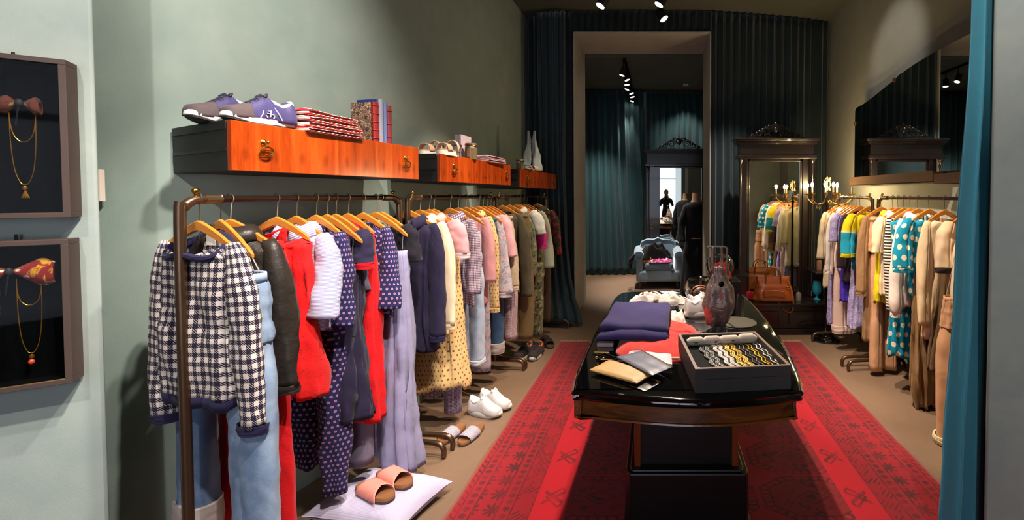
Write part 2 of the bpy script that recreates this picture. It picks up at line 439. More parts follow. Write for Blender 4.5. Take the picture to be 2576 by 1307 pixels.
# octagonal medallions in the field
fx, fy = .56, .36
gu = M('MULTIPLY', M('SUBTRACT', fr(M('ADD', M('DIVIDE', x, fx), .5)), .5), 2.0); gv = M('MULTIPLY', M('SUBTRACT', fr(M('DIVIDE', y, fy)), .5), 2.0)
au, av = M('ABSOLUTE', gu), M('ABSOLUTE', gv)
oc = M('MAXIMUM', M('MAXIMUM', au, av), M('MULTIPLY', M('ADD', au, av), .68))
ring = lambda c, w: M('LESS_THAN', M('ABSOLUTE', M('SUBTRACT', oc, c)), w)
tick = M('LESS_THAN', fr(M('MULTIPLY', M('ARCTAN2', gv, gu), 5.1)), .35)
dm = M('ADD', au, av)
quad = M('MULTIPLY', M('LESS_THAN', M('ABSOLUTE', M('SUBTRACT', dm, .62)), .16), M('GREATER_THAN', t.noise(26, 3, t.obj(), .7, 1.0), .53))
gul = OR(ring(.93, .02), M('MULTIPLY', ring(.84, .07), tick), ring(.76, .015), quad, M('LESS_THAN', M('ABSOLUTE', M('SUBTRACT', dm, .28)), .03), M('MULTIPLY', M('LESS_THAN', dm, .16), M('GREATER_THAN', wob, .5)))
inf = M('GREATER_THAN', d, .60)
wear = t.ramp(t.noise(9, 5, t.obj(), .7), [(.3, .25), (.6, 1.0)])
dk = M('MULTIPLY', M('MAXIMUM', M('MAXIMUM', dark, M('MULTIPLY', hook, M('GREATER_THAN', dx, .45))), M('MULTIPLY', gul, inf)), wear)
red = t.mix(t.noise(5, 4, t.obj()), '#8e0e1a', '#a81322')
red = t.mix(band(.425, .6), red, '#c00e22')
red = t.mix(M('MULTIPLY', inf, M('LESS_THAN', oc, .8)), red, '#86161a')
red = t.mix(M('LESS_THAN', d, .025), red, '#8a4a22')
col = t.mix(M('MULTIPLY', dk, .8), red, '#221a1c')
t.bsdf(Base_Color=col, Roughness=.95); t.b.inputs['Specular IOR Level'].default_value = .1
t.b.inputs['Sheen Weight'].default_value = .25
t.bump(t.noise(420, 3, t.obj()), .5, .004)
n = 60; vs = []; 
nx_, ny_ = 60, 90
for j in range(ny_ + 1):
    for i in range(nx_ + 1):
        X = lerp(-1.32, 1.32, i / nx_); Y = lerp(-1.92, 1.92, j / ny_)
        e = 1.0 if i in (0, nx_) else 0
        X += (.012 * nz(Y * 3, 1.1, X) + .006 * nz(Y * 11, .3)) * (abs(X) / 1.32); Y += .01 * nz(X * 4, 7.7)
        vs.append((X, Y, .008 + .0015 * nz(X * 2, Y * 2)))
fs = [(j * (nx_ + 1) + i, j * (nx_ + 1) + i + 1, (j + 1) * (nx_ + 1) + i + 1, (j + 1) * (nx_ + 1) + i) for j in range(ny_) for i in range(nx_)]
rug = mesh('rug', vs, fs, t.m, thick=.008, loc=(.26, 2.80, 0))
tag(rug, 'red patterned oriental rug lying under the black shop table', 'rug')
fb = MB(); random.seed(3)
for i in range(230):
    X = -1.31 + 2.62 * i / 229
    fb.tube([(X, 1.91, .012), (X + random.uniform(-.01, .01), 1.935, .01), (X + random.uniform(-.015, .015), 1.955 + random.uniform(0, .012), .004)], [.004, .003, .0015], 4)
tag(fb.make('fringe', plain('#c8a480', .9), rug), 'cream woollen fringe', kind='stuff')
# ------------------------------------------------------------------ shared materials
BRONZE = plain('#6b5240', .32, .85, name='brown_bronze_tube', bump=.05)
BRASS = plain('#c79a45', .25, 1, name='brass')
HANGW = woodm('#b8641c', '#dd9038', .38, 5, .35, 0, 'varnished_hanger_wood', .15)
WIRE = plain('#b0a088', .3, 1, name='hook_wire')
DARKW = woodm('#0d0706', '#1c110d', .3, 5, .4, 2, 'dark_carved_walnut')
BLACK = plain('#0b0a0c', .35, name='black')
GLOSSB = plain('#060607', .06, 0, .8, name='black_lacquer', var=.02)
MIRR = NT('mirror_glass'); MIRR.bsdf(Base_Color='#dfe6e2', Roughness=.01, Metallic=1.0); MIRR = MIRR.m
CLEAR = glassm()

# ------------------------------------------------------------------ clothes rails
RAILS = dict(L1=((-1.703, 1.56), (-1.56, 2.65), 1.585), L2=((-1.55, 2.72), (-1.48, 3.96), 1.585), L3=((-1.475, 4.02), (-1.33, 5.25), 1.585),
             R1=((1.975, 4.75), (2.0, 4.05), 1.575), R2=((2.01, 3.96), (2.16, 2.55), 1.575))
def rail_pt(r, s):
    (x0, y0), (x1, y1), z = RAILS[r]; L = math.hypot(x1 - x0, y1 - y0)
    return Vector((lerp(x0, x1, s / L), lerp(y0, y1, s / L), z))
def rack(r, label, ends=(1, 1)):
    (x0, y0), (x1, y1), z = RAILS[r]; L = math.hypot(x1 - x0, y1 - y0); a = math.atan2(y1 - y0, x1 - x0)
    t = thing('clothes_rail', label, 'clothes rail', (x0, y0, 0), a, 'bronze tube clothes rails')
    for e, q in zip(ends, (0, L)):
        c = 1 if q == 0 else -1
        MB().tube(spline([(q, 0, .16), (q, 0, .8), (q, 0, z - .08), (q + c * .012, 0, z - .03), (q + c * .045, 0, z - .004), (q + c * .10, 0, z)], 5), .0165, 12).make('post', BRONZE, t)
        for k in (0, 1) if q == 0 or True else ():
            pass
        m = MB(); m.tube(spline([(q, -.27, .012), (q, -.268, .06), (q, -.235, .09), (q, -.15, .095), (q, 0, .095), (q, .15, .095), (q, .235, .09), (q, .268, .06), (q, .27, .012)], 4), .0155, 10)
        f = m.make('foot', BRONZE, t)
        MB().tube([(q, 0, .09), (q, 0, .17)], .02, 12).make('socket', BRONZE, f)
        k = MB(); k.tube([(q + c * .05, 0, z), (q + c * .05, 0, z + .022)], .006, 8); k.ball((q + c * .05, 0, z + .03), .012)
        k.make('finial', BRASS, t)
    MB().tube([(.09, 0, z), (L - .09, 0, z)], .0125, 12).make('rail_tube', plain('#3d2a22', .35, .8), t)
    for q in (.075, L - .13): MB().tube([(q, 0, z), (q + .055, 0, z)], .0175, 12).make('sleeve_joint', plain('#8a7458', .3, .9), t)
    return t
rack('L1', 'brown metal clothes rail nearest the jewellery cases, holding the black and white checked sweater')
rack('L2', 'brown metal clothes rail carrying the navy blazer and cream blouse on the left')
rack('L3', 'brown metal clothes rail holding the olive and floral clothes by the swept curtain')
rack('R1', 'short brown metal clothes rail by the candelabra carrying the yellow and teal top')
rack('R2', 'brown metal clothes rail under the large wall mirror with the polka dot clothes')

# ------------------------------------------------------------------ drawer shelves on the left wall
TEAK = NT('orange_veneer'); t = TEAK
o = t.obj(); mp = t.n('Mapping', {'Vector': o, 'Scale': (6.0, 6.0, .55)}).outputs[0]
gr = t.noise(2.6, 6, mp, .65, 1.3); g2 = t.noise(28, 3, mp, .6)
sx = t.n('SeparateXYZ', {0: o}).outputs
fl = t.M('FLOOR', t.M('DIVIDE', sx[0], .115)); wn = t.n('TexWhiteNoise', {'W': fl}, noise_dimensions='1D').outputs[0]
bx = t.M('SUBTRACT', t.M('FRACT', t.M('DIVIDE', sx[0], .115)), .42); bz = t.M('DIVIDE', t.M('SUBTRACT', sx[2], -.03), .05)
kn = t.M('SQRT', t.M('ADD', t.M('MULTIPLY', t.M('MULTIPLY', bx, bx), 22.0), t.M('MULTIPLY', bz, bz)))
knot = t.ramp(kn, [(.25, 1.0), (.75, 0.0)])
f = t.M('ADD', t.M('MULTIPLY', gr, .8), t.M('ADD', t.M('MULTIPLY', g2, .15), t.M('MULTIPLY', wn, .1)))
col = t.mix(t.M('MULTIPLY', knot, .45), t.ramp(f, [(.35, '#7a280a'), (.52, '#9e3a0e'), (.68, '#b44c16')]), '#5c1c06')
t.bsdf(Base_Color=col, Roughness=.16); t.b.inputs['Coat Weight'].default_value = .7; t.b.inputs['Coat Roughness'].default_value = .05
TEAK = t.m
CARC = plain('#1c1b1c', .6, name='black_painted_wood')
def drawer_shelf(label, fl_, fr_, bl_, br_, z0, z1, handles, keyhole=None):
    """corners (front-left, front-right, back-left, back-right) in world xy"""
    FL, FR, BL, BR = (Vector((p[0], p[1], 0)) for p in (fl_, fr_, bl_, br_))
    a = math.atan2(FR.y - FL.y, FR.x - FL.x); base = Vector((FL.x, FL.y, (z0 + z1) / 2))
    t = thing('drawer_shelf', label, 'wall shelf', base, a, 'drawer front wall shelves')
    Mi = Matrix.Rotation(-a, 4, 'Z')
    L = lambda p: Mi @ (p - Vector((FL.x, FL.y, 0)))
    l, r, bl, br = L(FL), L(FR), L(BL), L(BR); h = (z1 - z0) / 2
    MB().prism([(l.x, .012), (r.x, .012), (br.x, br.y), (bl.x, bl.y)], -h, h - .004).make('carcass', CARC, t, smooth=False, bevel=.003)
    # runner groove and top lip on the end seen from the entrance
    ed = (bl - l).normalized(); nn = Vector((-ed.y, ed.x, 0)) * (1 if (-ed.y) < 0 else -1)
    m = MB()
    for zz0, zz1, k in ((h - .03, h + .004, .006), (-h + .075, -h + .088, .005)):
        p = [l + nn * k + ed * .02, bl + nn * k - ed * .02, bl - ed * .02, l + ed * .02]
        m.prism([(q.x, q.y) for q in p], zz0, zz1)
    m.make('runner', plain('#141314', .5), t, smooth=False)
    MB().box(0, r.x, -.006, .014, -h, h + .004).make('drawer_front', TEAK, t, smooth=False, bevel=.002)
    for hx in handles:
        k = thing('x', None, None)
        bpy.data.objects.remove(k)
        m = MB(); m.lathe([(.0, -.006), (.014, -.005), (.014, .0), (.008, .006), (.0, .009)], n=14, M=Matrix.Translation((hx, -.008, .024)) @ Matrix.Rotation(PI / 2, 4, 'X'))
        m.ball((hx - .008, -.016, .026), .006, 8); m.ball((hx + .008, -.016, .026), .006, 8)
        hd = m.make('handle', BRASS, t)
        ringp = [(hx + .024 * math.cos(q), -.022, -.012 + .018 * math.sin(q)) for q in [2 * PI * i / 22 for i in range(23)]]
        m = MB(); m.tube(ringp, .0035, 8, False); m.tube([(hx - .023, -.022, -.008), (hx + .023, -.022, -.008)], .002, 6); m.tube([(hx - .02, -.022, -.016), (hx + .02, -.022, -.016)], .002, 6)
        m.tube([(hx, -.02, .02), (hx, -.022, .006)], .003, 6)
        m.make('ring_pull', BRASS, hd)
    if keyhole: MB().lathe([(.0, 0), (.008, 0), (.008, .004), (0, .004)], n=12, M=Matrix.Translation((keyhole, -.004, -.04)) @ Matrix.Rotation(PI / 2, 4, 'X')).make('keyhole_plate', BRASS, t)
    return t
drawer_shelf('orange veneered drawer shelf on the wall holding sneakers, striped knitwear and old books', (-1.630, 1.676), (-1.456, 2.67), (-2.12, 1.92), (-1.83, 2.76), 1.695, 1.884, (.118, .90))
drawer_shelf('orange veneered drawer shelf on the wall holding sandals, pale box and folded pink cloth', (-1.442, 2.906), (-1.367, 4.08), (-1.80, 2.97), (-1.765, 4.1), 1.69, 1.872, (.17, 1.08), .66)
drawer_shelf('orange veneered drawer shelf holding a glass jar and draped grey cloth near the velvet curtain', (-1.358, 4.35), (-1.268, 5.5), (-1.76, 4.38), (-1.745, 5.52), 1.675, 1.855, (.18, 1.05))

# ------------------------------------------------------------------ shop table
def smooth_poly(pts, n=8):
    P = [Vector((p[0], p[1], 0)) for p in pts]; m = len(P); out = []
    for i in range(m):
        p0, p1, p2, p3 = P[i - 1], P[i], P[(i + 1) % m], P[(i + 2) % m]
        for k in range(n):
            t = k / n
            v = .5 * ((2 * p1) + (p2 - p0) * t + (2 * p0 - 5 * p1 + 4 * p2 - p3) * t * t + (3 * p1 - p0 - 3 * p2 + p3) * t ** 3)
            out.append((v.x, v.y))
    return out
def offset_poly(poly, d):
    c = Vector((sum(p[0] for p in poly) / len(poly), sum(p[1] for p in poly) / len(poly))); out = []
    n = len(poly)
    for i in range(n):
        a, b = Vector(poly[i - 1]), Vector(poly[(i + 1) % n]); e = (b - a).normalized()
        out.append((poly[i][0] - e.y * d, poly[i][1] + e.x * d))
    return out
TT = smooth_poly([(-.31, 1.855), (.02, 1.792), (.28, 1.785), (.575, 1.84), (.635, 1.90), (.70, 2.3), (.735, 2.8), (.735, 3.5), (.66, 3.74), (.3, 3.80), (-.18, 3.785), (-.32, 3.66), (-.35, 3.1), (-.375, 2.4), (-.365, 1.91)], 7)
t = thing('shop_table', 'long black lacquered table with veneered apron standing on the red rug', 'table', (0, 0, 0))
m = MB(); rg = []
for d, z in ((.012, .715), (0, .720), (-.003, .728), (.004, .738), (.004, .741), (-.006, .745), (-.008, .753), (0, .759), (.012, .7605)):
    rg.append([(p[0], p[1], z) for p in offset_poly(TT, d)])
m.loft(rg); m.make('tabletop', GLOSSB, t, sharp=50)
AP = NT('apron_veneer'); o = AP.obj(); mp = AP.n('Mapping', {'Vector': o, 'Scale': (1.0, 1.0, 5.0)}).outputs[0]
AP.bsdf(Base_Color=AP.ramp(AP.noise(5, 5, mp, .6, .8), [(.35, '#4a2108'), (.65, '#8a4a16')]), Roughness=.25); AP.b.inputs['Coat Weight'].default_value = .5
m = MB(); m.loft([[(p[0], p[1], z) for p in offset_poly(TT, d)] for d, z in ((.035, .716), (.035, .68), (.03, .65), (.03, .641))]); m.make('apron', AP.m, t, sharp=50)
m = MB(); m.loft([[(p[0], p[1], z) for p in offset_poly(TT, d)] for d, z in ((.032, .642), (.022, .64), (.020, .633), (.028, .628), (.2, .626))]); m.make('edge_moulding', woodm('#7a3c12', '#a8601e', .25, 5, .5, 0), t, sharp=50)
MB().box(-.085, .365, 2.05, 3.40, .03, .63).make('pedestal', plain('#0c0a0a', .45, var=.1), t, smooth=False, bevel=.004)
m = MB()
for x in (-.105, .355): m.box(x, x + .03, 2.03, 2.055, .318, .63)
m.make('pedestal_edge', woodm('#6a2c10', '#8e4418', .25, 5, .5, 2), t, smooth=False, bevel=.003)
m = MB(); m.prism([(-.14, 1.97), (.43, 1.97), (.45, 2.0), (.45, 3.5), (-.16, 3.5), (-.16, 2.0)], .016, .05); m.prism([(-.125, 1.99), (.415, 1.99), (.43, 2.02), (.43, 3.48), (-.145, 3.48), (-.145, 2.02)], .05, .31); m.prism([(-.115, 2.0), (.40, 2.0), (.41, 2.03), (.41, 3.46), (-.125, 3.46), (-.125, 2.03)], .31, .322)
m.make('plinth', plain('#0d0b0a', .4, var=.1), t, smooth=False, bevel=.006)

# ------------------------------------------------------------------ carved dressing mirrors
def crest(w, h):
    """pierced carved crest: a band of leaves, scrolls and a shell"""
    m = MB(); m.box(-w / 2, w / 2, -.02, .02, 0, .03)
    def scroll(cx, cz, r, turns, s, rad):
        pts = []
        for i in range(22):
            q = i / 21; a = q * turns * 2 * PI; rr = r * (1 - .78 * q)
            pts.append((cx + s * rr * math.cos(a), -.005, cz + rr * math.sin(a)))
        m.tube(pts, [rad * (1 - .5 * i / 21) for i in range(22)], 7)
    for s in (-1, 1):
        scroll(s * w * .16, h * .42, h * .26, 1.3, s, .014); scroll(s * w * .29, h * .30, h * .2, 1.2, -s, .012)
        scroll(s * w * .40, h * .18, h * .13, 1.2, s, .010); scroll(s * w * .09, h * .70, h * .15, 1.1, -s, .011)
        for k in range(6):
            a = R(20 + k * 22); x = s * (w * .12 + w * .06 * k * .9); z = h * (.78 - .11 * k)
            m.ball((x, 0, z), h * .085, 8, (1, .5, 1.3))
        for k in range(5): m.ball((s * w * (.1 + .08 * k), -.012, .045), h * .05, 7, (1.3, .5, 1))
    for k in range(-3, 4): m.ball((k * w * .022, -.006, h * (.80 - .02 * k * k)), h * .12, 8, (.35, .5, 1.5))
    m.ball((0, -.02, h * .55), h * .16, 10, (1, .5, 1.2)); m.ball((0, 0, h * .97), h * .06, 8)
    return m
def psyche(label, cx, y, w, z_mt, z_top, ch, base_h, base_d, wbase, group=None, mw=None):
    t = thing('dressing_mirror', label, 'dressing mirror', (cx, y, 0), 0, group)
    mw = mw or w * .62
    # low console
    m = MB(); m.box(-wbase / 2, wbase / 2, -base_d, .06, 0, .07); m.box(-wbase / 2 + .02, wbase / 2 - .02, -base_d + .02, .06, .07, base_h - .03); m.box(-wbase / 2 - .01, wbase / 2 + .01, -base_d - .015, .06, base_h - .03, base_h)
    b = m.make('console_base', DARKW, t, smooth=False, bevel=.006)
    m = MB()
    for k in (-1, 1): m.box(k * wbase * .25 - wbase * .2, k * wbase * .25 + wbase * .2, -base_d + .008, -base_d + .02, .12, base_h - .09)
    m.make('door_panel', woodm('#0c0605', '#180d0a', .3, 5, .4, 0), b, smooth=False, bevel=.006)
    for k in (-1, 1):   # frame sides and slender columns in front
        MB().box(k * w * .40 - .045, k * w * .40 + .045, -.04, .06, base_h, z_mt + .02).make('stile', DARKW, t, smooth=False, bevel=.006)
        pr = [(.02, 0), (.03, .01), (.03, .03), (.018, .05), (.024, .09), (.017, .13)]
        H_ = z_mt - base_h
        prof = [(.001, 0)] + pr + [(.016, H_ * .5), (.017, H_ - .13), (.024, H_ - .09), (.018, H_ - .05), (.03, H_ - .03), (.03, H_), (.001, H_)]
        c = MB(); c.lathe(prof, (k * w * .455, -.10, base_h), 16); c.make('column', woodm('#170c08', '#26150f', .15, 5, .9, 2), t)
    m = MB(); m.box(-w / 2, w / 2, -.13, .06, z_mt, z_mt + .04); m.box(-w / 2 + .03, w / 2 - .03, -.11, .06, z_mt + .04, z_top - .07)
    for q in range(4): m.box(-w / 2 - .012 * q, w / 2 + .012 * q, -.12 - .012 * q, .06, z_top - .07 + .017 * q, z_top - .053 + .017 * q)
    c = m.make('cornice', DARKW, t, smooth=False, bevel=.004)
    cr = crest(w * .72, ch); cr2 = MB(); cr2.add(cr.v, cr.f, Matrix.Translation((0, -.04, z_top)))
    cr2.make('carved_crest', DARKW, t)
    MB().box(-mw / 2, mw / 2, -.012, -.004, base_h + .05, z_mt - .03).make('mirror_glass', MIRR, t, smooth=False)
    MB().box(-w * .38, w * .38, 0, .03, base_h, z_mt).make('back_panel', DARKW, t, smooth=False)
    # inner frame
    m = MB(); a = mw / 2
    m.box(-a - .03, -a, -.025, .0, base_h + .02, z_mt); m.box(a, a + .03, -.025, .0, base_h + .02, z_mt); m.box(-a - .03, a + .03, -.025, 0, z_mt - .03, z_mt); m.box(-a - .03, a + .03, -.025, 0, base_h + .02, base_h + .05)
    m.make('mirror_frame', DARKW, t, smooth=False, bevel=.005)
    return t
ps = psyche('tall carved dark wood dressing mirror with low console under the brown handbag', 1.455, 5.42, .96, 2.04, 2.285, .20, .36, .46, 1.16, mw=.62)
# small side shelves of the console
m = MB(); m.box(-.62, -.40, -.44, -.02, .66, .685); m.box(-.60, -.42, -.42, -.05, .36, .66); m.make('side_shelf', DARKW, ps, smooth=False, bevel=.004)
m = MB(); m.box(.40, .60, -.40, -.02, .68, .70); m.box(.42, .58, -.1, -.02, .36, .68); m.make('side_shelf', DARKW, ps, smooth=False, bevel=.004)
ps2 = psyche('tall carved dark wood mirror cabinet standing behind the pale blue armchair in the back room', .42, 8.30, 1.26, 2.14, 2.44, .27, .60, .35, 1.2, mw=.86)
# reflective glass nearly facing the viewer; the left door of the cabinet covers its edge
m = MB(); m.box(-.62, -.36, -.09, -.03, .6, 2.13); m.make('door', DARKW, ps2, smooth=False, bevel=.008)
m = MB()
for z in (.72, .98, 1.04): m.ball((-.52, -.10, z), .012)
m.make('door_knob', BRASS, ps2)

# ------------------------------------------------------------------ wall mirror on the right with its shelf
t = NT('x'); bpy.data.materials.remove(t.m)
def wall_frame(px, py, ang):
    return Matrix.Translation((px, py, 0)) @ Matrix.Rotation(ang, 4, 'Z')
# outline in (u along the wall towards the viewer, z)
A0, A1 = Vector((2.262, 5.0, 0)), Vector((2.30, 3.15, 0))
an = math.atan2(A1.y - A0.y, A1.x - A0.x)
t = thing('wall_mirror', 'large frameless mirror with arched top leaning over the shelf on the right wall', 'mirror', (A0.x, A0.y, 1.79), an)
Lm = (A1 - A0).length
out = [(0.0, 0.0), (0.0, .76), (.02, .79), (.09, .80), (.2, .805), (.4, .835), (.62, .88), (.80, .91), (.86, .935), (1.1, .965), (1.4, .985), (Lm, .99), (Lm, 0.0)]
# local y: -y faces the room for this direction
m = MB(); n = len(out)
m.add([(u, -.006, z) for u, z in out] + [(u, .0, z) for u, z in out], [tuple(range(n - 1, -1, -1)), tuple(range(n, 2 * n))] + [(i, (i + 1) % n, n + (i + 1) % n, n + i) for i in range(n)])
m.make('mirror_glass', MIRR, t, smooth=False)
m = MB(); m.box(.0, Lm, .005, .02, .02, .7); m.make('backing_board', plain('#2a2624', .7), t, smooth=False)
m = MB()
for u, z in ((.0, .62), (.78, .91)): m.box(u - .012, u + .02, -.014, .0, z - .02, z + .02)
m.make('clip', plain('#9a5a30', .3, .8), t, smooth=False, bevel=.003)
sh = MB(); sh.box(.06, 1.50, -.085, .02, -.075, 0); sh.box(.06, 1.50, -.09, -.08, -.075, .012)
LEDGE = woodm('#2a1c13', '#3c2a1e', .85, 6, 0, 0)
for n_ in LEDGE.node_tree.nodes:
    if n_.type == 'BSDF_PRINCIPLED': n_.inputs['Specular IOR Level'].default_value = .08
o = sh.make('mirror_shelf', LEDGE, None, smooth=False, bevel=.004, loc=(A0.x, A0.y, 1.785), rz=an)
tag(o, 'narrow dark wooden ledge under the large mirror on the right wall', 'shelf')
o = MB().box(1.56, Lm + .2, -.12, .04, -.10, -.02).make('wall_ledge', LEDGE, None, smooth=False, bevel=.004, loc=(A0.x, A0.y, 1.785), rz=an)
tag(o, 'dark wooden ledge running behind the teal entrance curtain', 'shelf')
# electric socket plate / tag at the edge of the left wall
tag(MB().box(-.004, .004, -.012, .012, -.065, .065).make('paper_tag', plain('#e8d8cc', .8), None, smooth=False, loc=(-2.285, 1.80, 1.64), rz=.3), 'thin pale vertical strip fixed where the two left walls meet', 'wall tag')

# ------------------------------------------------------------------ candelabra on the right
def bulb_mat():
    t = NT('candle_bulb_glow'); e = t.n('Emission', {0: lin('#ffe0a0'), 1: 120.0}); t.t.links.new(e.outputs[0], t.out.inputs[0]); return t.m
BULB = bulb_mat()
CX_, CY_ = 1.87, 4.80
t = thing('floor_candelabra', 'brass crystal candelabra lamp on a round black base beside the right clothes rail', 'lamp', (CX_, CY_, 0))
MB().lathe([(.001, 0), (.15, 0), (.155, .015), (.15, .03), (.12, .042), (.12, .052), (.09, .06), (.085, .07), (.045, .085), (.03, .11), (.022, .14), (.001, .14)], n=36).make('round_base', plain('#0a0808', .15, 0, .6), t)
MB().lathe([(.001, .13), (.016, .13), (.016, .6), (.022, .62), (.016, .64), (.014, 1.45), (.02, 1.5), (.03, 1.54), (.012, 1.58), (.02, 1.62), (.001, 1.66)], n=16).make('pole', plain('#17110e', .3, .5), t)
lamps = []
for k, (dx, dy, lit) in enumerate([(-.20, -.10, 1), (-.02, -.22, 1), (.13, .05, 1), (.22, -.12, 0), (.06, .20, 1), (-.16, .16, 1)]):
    a = MB(); a.tube(spline([(0, 0, 1.56), (dx * .3, dy * .3, 1.51), (dx * .65, dy * .65, 1.50), (dx * .95, dy * .95, 1.55), (dx, dy, 1.60)], 5), .006, 8)
    arm = a.make('arm', BRASS, t)
    a = MB(); a.lathe([(.001, 0), (.012, .001), (.036, .008), (.038, .012), (.012, .008), (.012, .03), (.001, .03)], (dx, dy, 1.60), 18); a.make('drip_pan', BRASS, arm)
    MB().lathe([(.001, 0), (.009, 0), (.009, .055), (.001, .055)], (dx, dy, 1.625), 12).make('candle', plain('#e8dcc0' if lit else '#6a5238', .6), arm)
    if lit:
        MB().lathe([(.001, 0), (.008, .003), (.017, .02), (.014, .036), (.005, .054), (.001, .058)], (dx, dy, 1.682), 12).make('bulb', BULB, arm); lamps.append((CX_ + dx, CY_ + dy, 1.71))
    for f, ez in ((1.0, 1.555), (.5, 1.47)):
        MB().tube([(dx * f, dy * f, ez + .04), (dx * f, dy * f, ez + .02), (dx * f, dy * f, ez + .005), (dx * f, dy * f, ez - .01), (dx * f, dy * f, ez - .028)], [.002, .004, .008, .012, .002], 7).make('crystal_drop', CLEAR, arm)
c = MB()
for k in range(7): c.ball((.03 * math.cos(k), .03 * math.sin(k), 1.66 + .02 * k), .011, 6, (1, 1, 1.5))
c.tube([(0, 0, 1.62), (0, 0, 1.80)], .004, 6)
for k in range(6):
    a = k * PI / 3; c.tube(spline([(0, 0, 1.64), (.035 * math.cos(a), .035 * math.sin(a), 1.70), (.03 * math.cos(a), .03 * math.sin(a), 1.76), (0, 0, 1.80)], 4), .002, 5)
c.make('crystal_crown', plain('#e8d8a8', .1, .3), t)

# ------------------------------------------------------------------ ceiling spotlights
SPOTM = NT('spot_lens'); e = SPOTM.n('Emission', {0: lin('#fff0e0'), 1: 28.0}); SPOTM.t.links.new(e.outputs[0], SPOTM.out.inputs[0]); SPOTM = SPOTM.m
HOUS = plain('#131110', .5, name='black_spot_housing')
def spot_fixture(label, p, target, hc, r=.045, group='ceiling spotlights of the front room'):
    p = Vector(p); d = (Vector(target) - p).normalized()
    t = thing('ceiling_spotlight', label, 'spotlight', p, 0, group)
    Mx = d.to_track_quat('Z', 'Y').to_matrix().to_4x4()
    MB().lathe([(.001, -.13), (r * .8, -.13), (r, -.11), (r, .0), (r * .92, .0), (r * .9, -.01), (.001, -.012)], n=20, M=Mx).make('housing', HOUS, t)
    MB().lathe([(.001, -.008), (r * .86, -.008), (r * .86, -.003), (.001, -.002)], n=20, M=Mx).make('lens', SPOTM, t)
    b = Mx @ Vector((0, 0, -.07))
    MB().tube([tuple(b), (b.x, b.y, hc - p.z)], .01, 8).make('stem', HOUS, t)
    return t
# ------------------------------------------------------------------ hangers
def hanger_z(x): return -.092 - .112 * (abs(x) / .21) ** 1.25
def hanger(r, s, ang, holds, w=.21, notch=True, tilt=0, z=0):
    p = rail_pt(r, s); p.z += z
    rz = R(ang) if r[0] == 'L' else PI + R(ang)
    m = MB(); rings = []
    for i in range(25):
        q = -1 + 2 * i / 24; x = q * w; zc = hanger_z(x) - .006
        h = .019 * (1 - .35 * abs(q)) ; th = .0065
        if abs(q) > .97: h *= .55; th *= .6
        if notch and .74 < abs(q) < .92 and i % 2: h *= .8
        bow = .02 * (1 - q * q)
        rings.append([(x, th * a - .0 + bow * 0, zc + h * b) for a, b in ((-1, -.8), (-.6, -1), (.6, -1), (1, -.8), (1, .8), (.6, 1), (-.6, 1), (-1, .8))])
    m.loft(rings)
    o = m.make('clothes_hanger', HANGW, None, sharp=35); o.location = p; o.rotation_euler = (0, tilt, rz)
    hk = [(0, 0, -.095), (0, 0, -.055)]
    hk += [(.0 + .016 * math.cos(a) , 0, .002 + .018 * math.sin(a)) for a in [R(-60 + 28 * k) for k in range(0, 9)]]
    hk[1] = (.004, 0, -.045)
    MB().tube(spline(hk, 3), .0021, 6).make('hook', WIRE, o)
    tag(o, 'varnished wooden hanger holding ' + holds, 'clothes hanger', 'wooden hangers on the rails')
    return o, p, rz

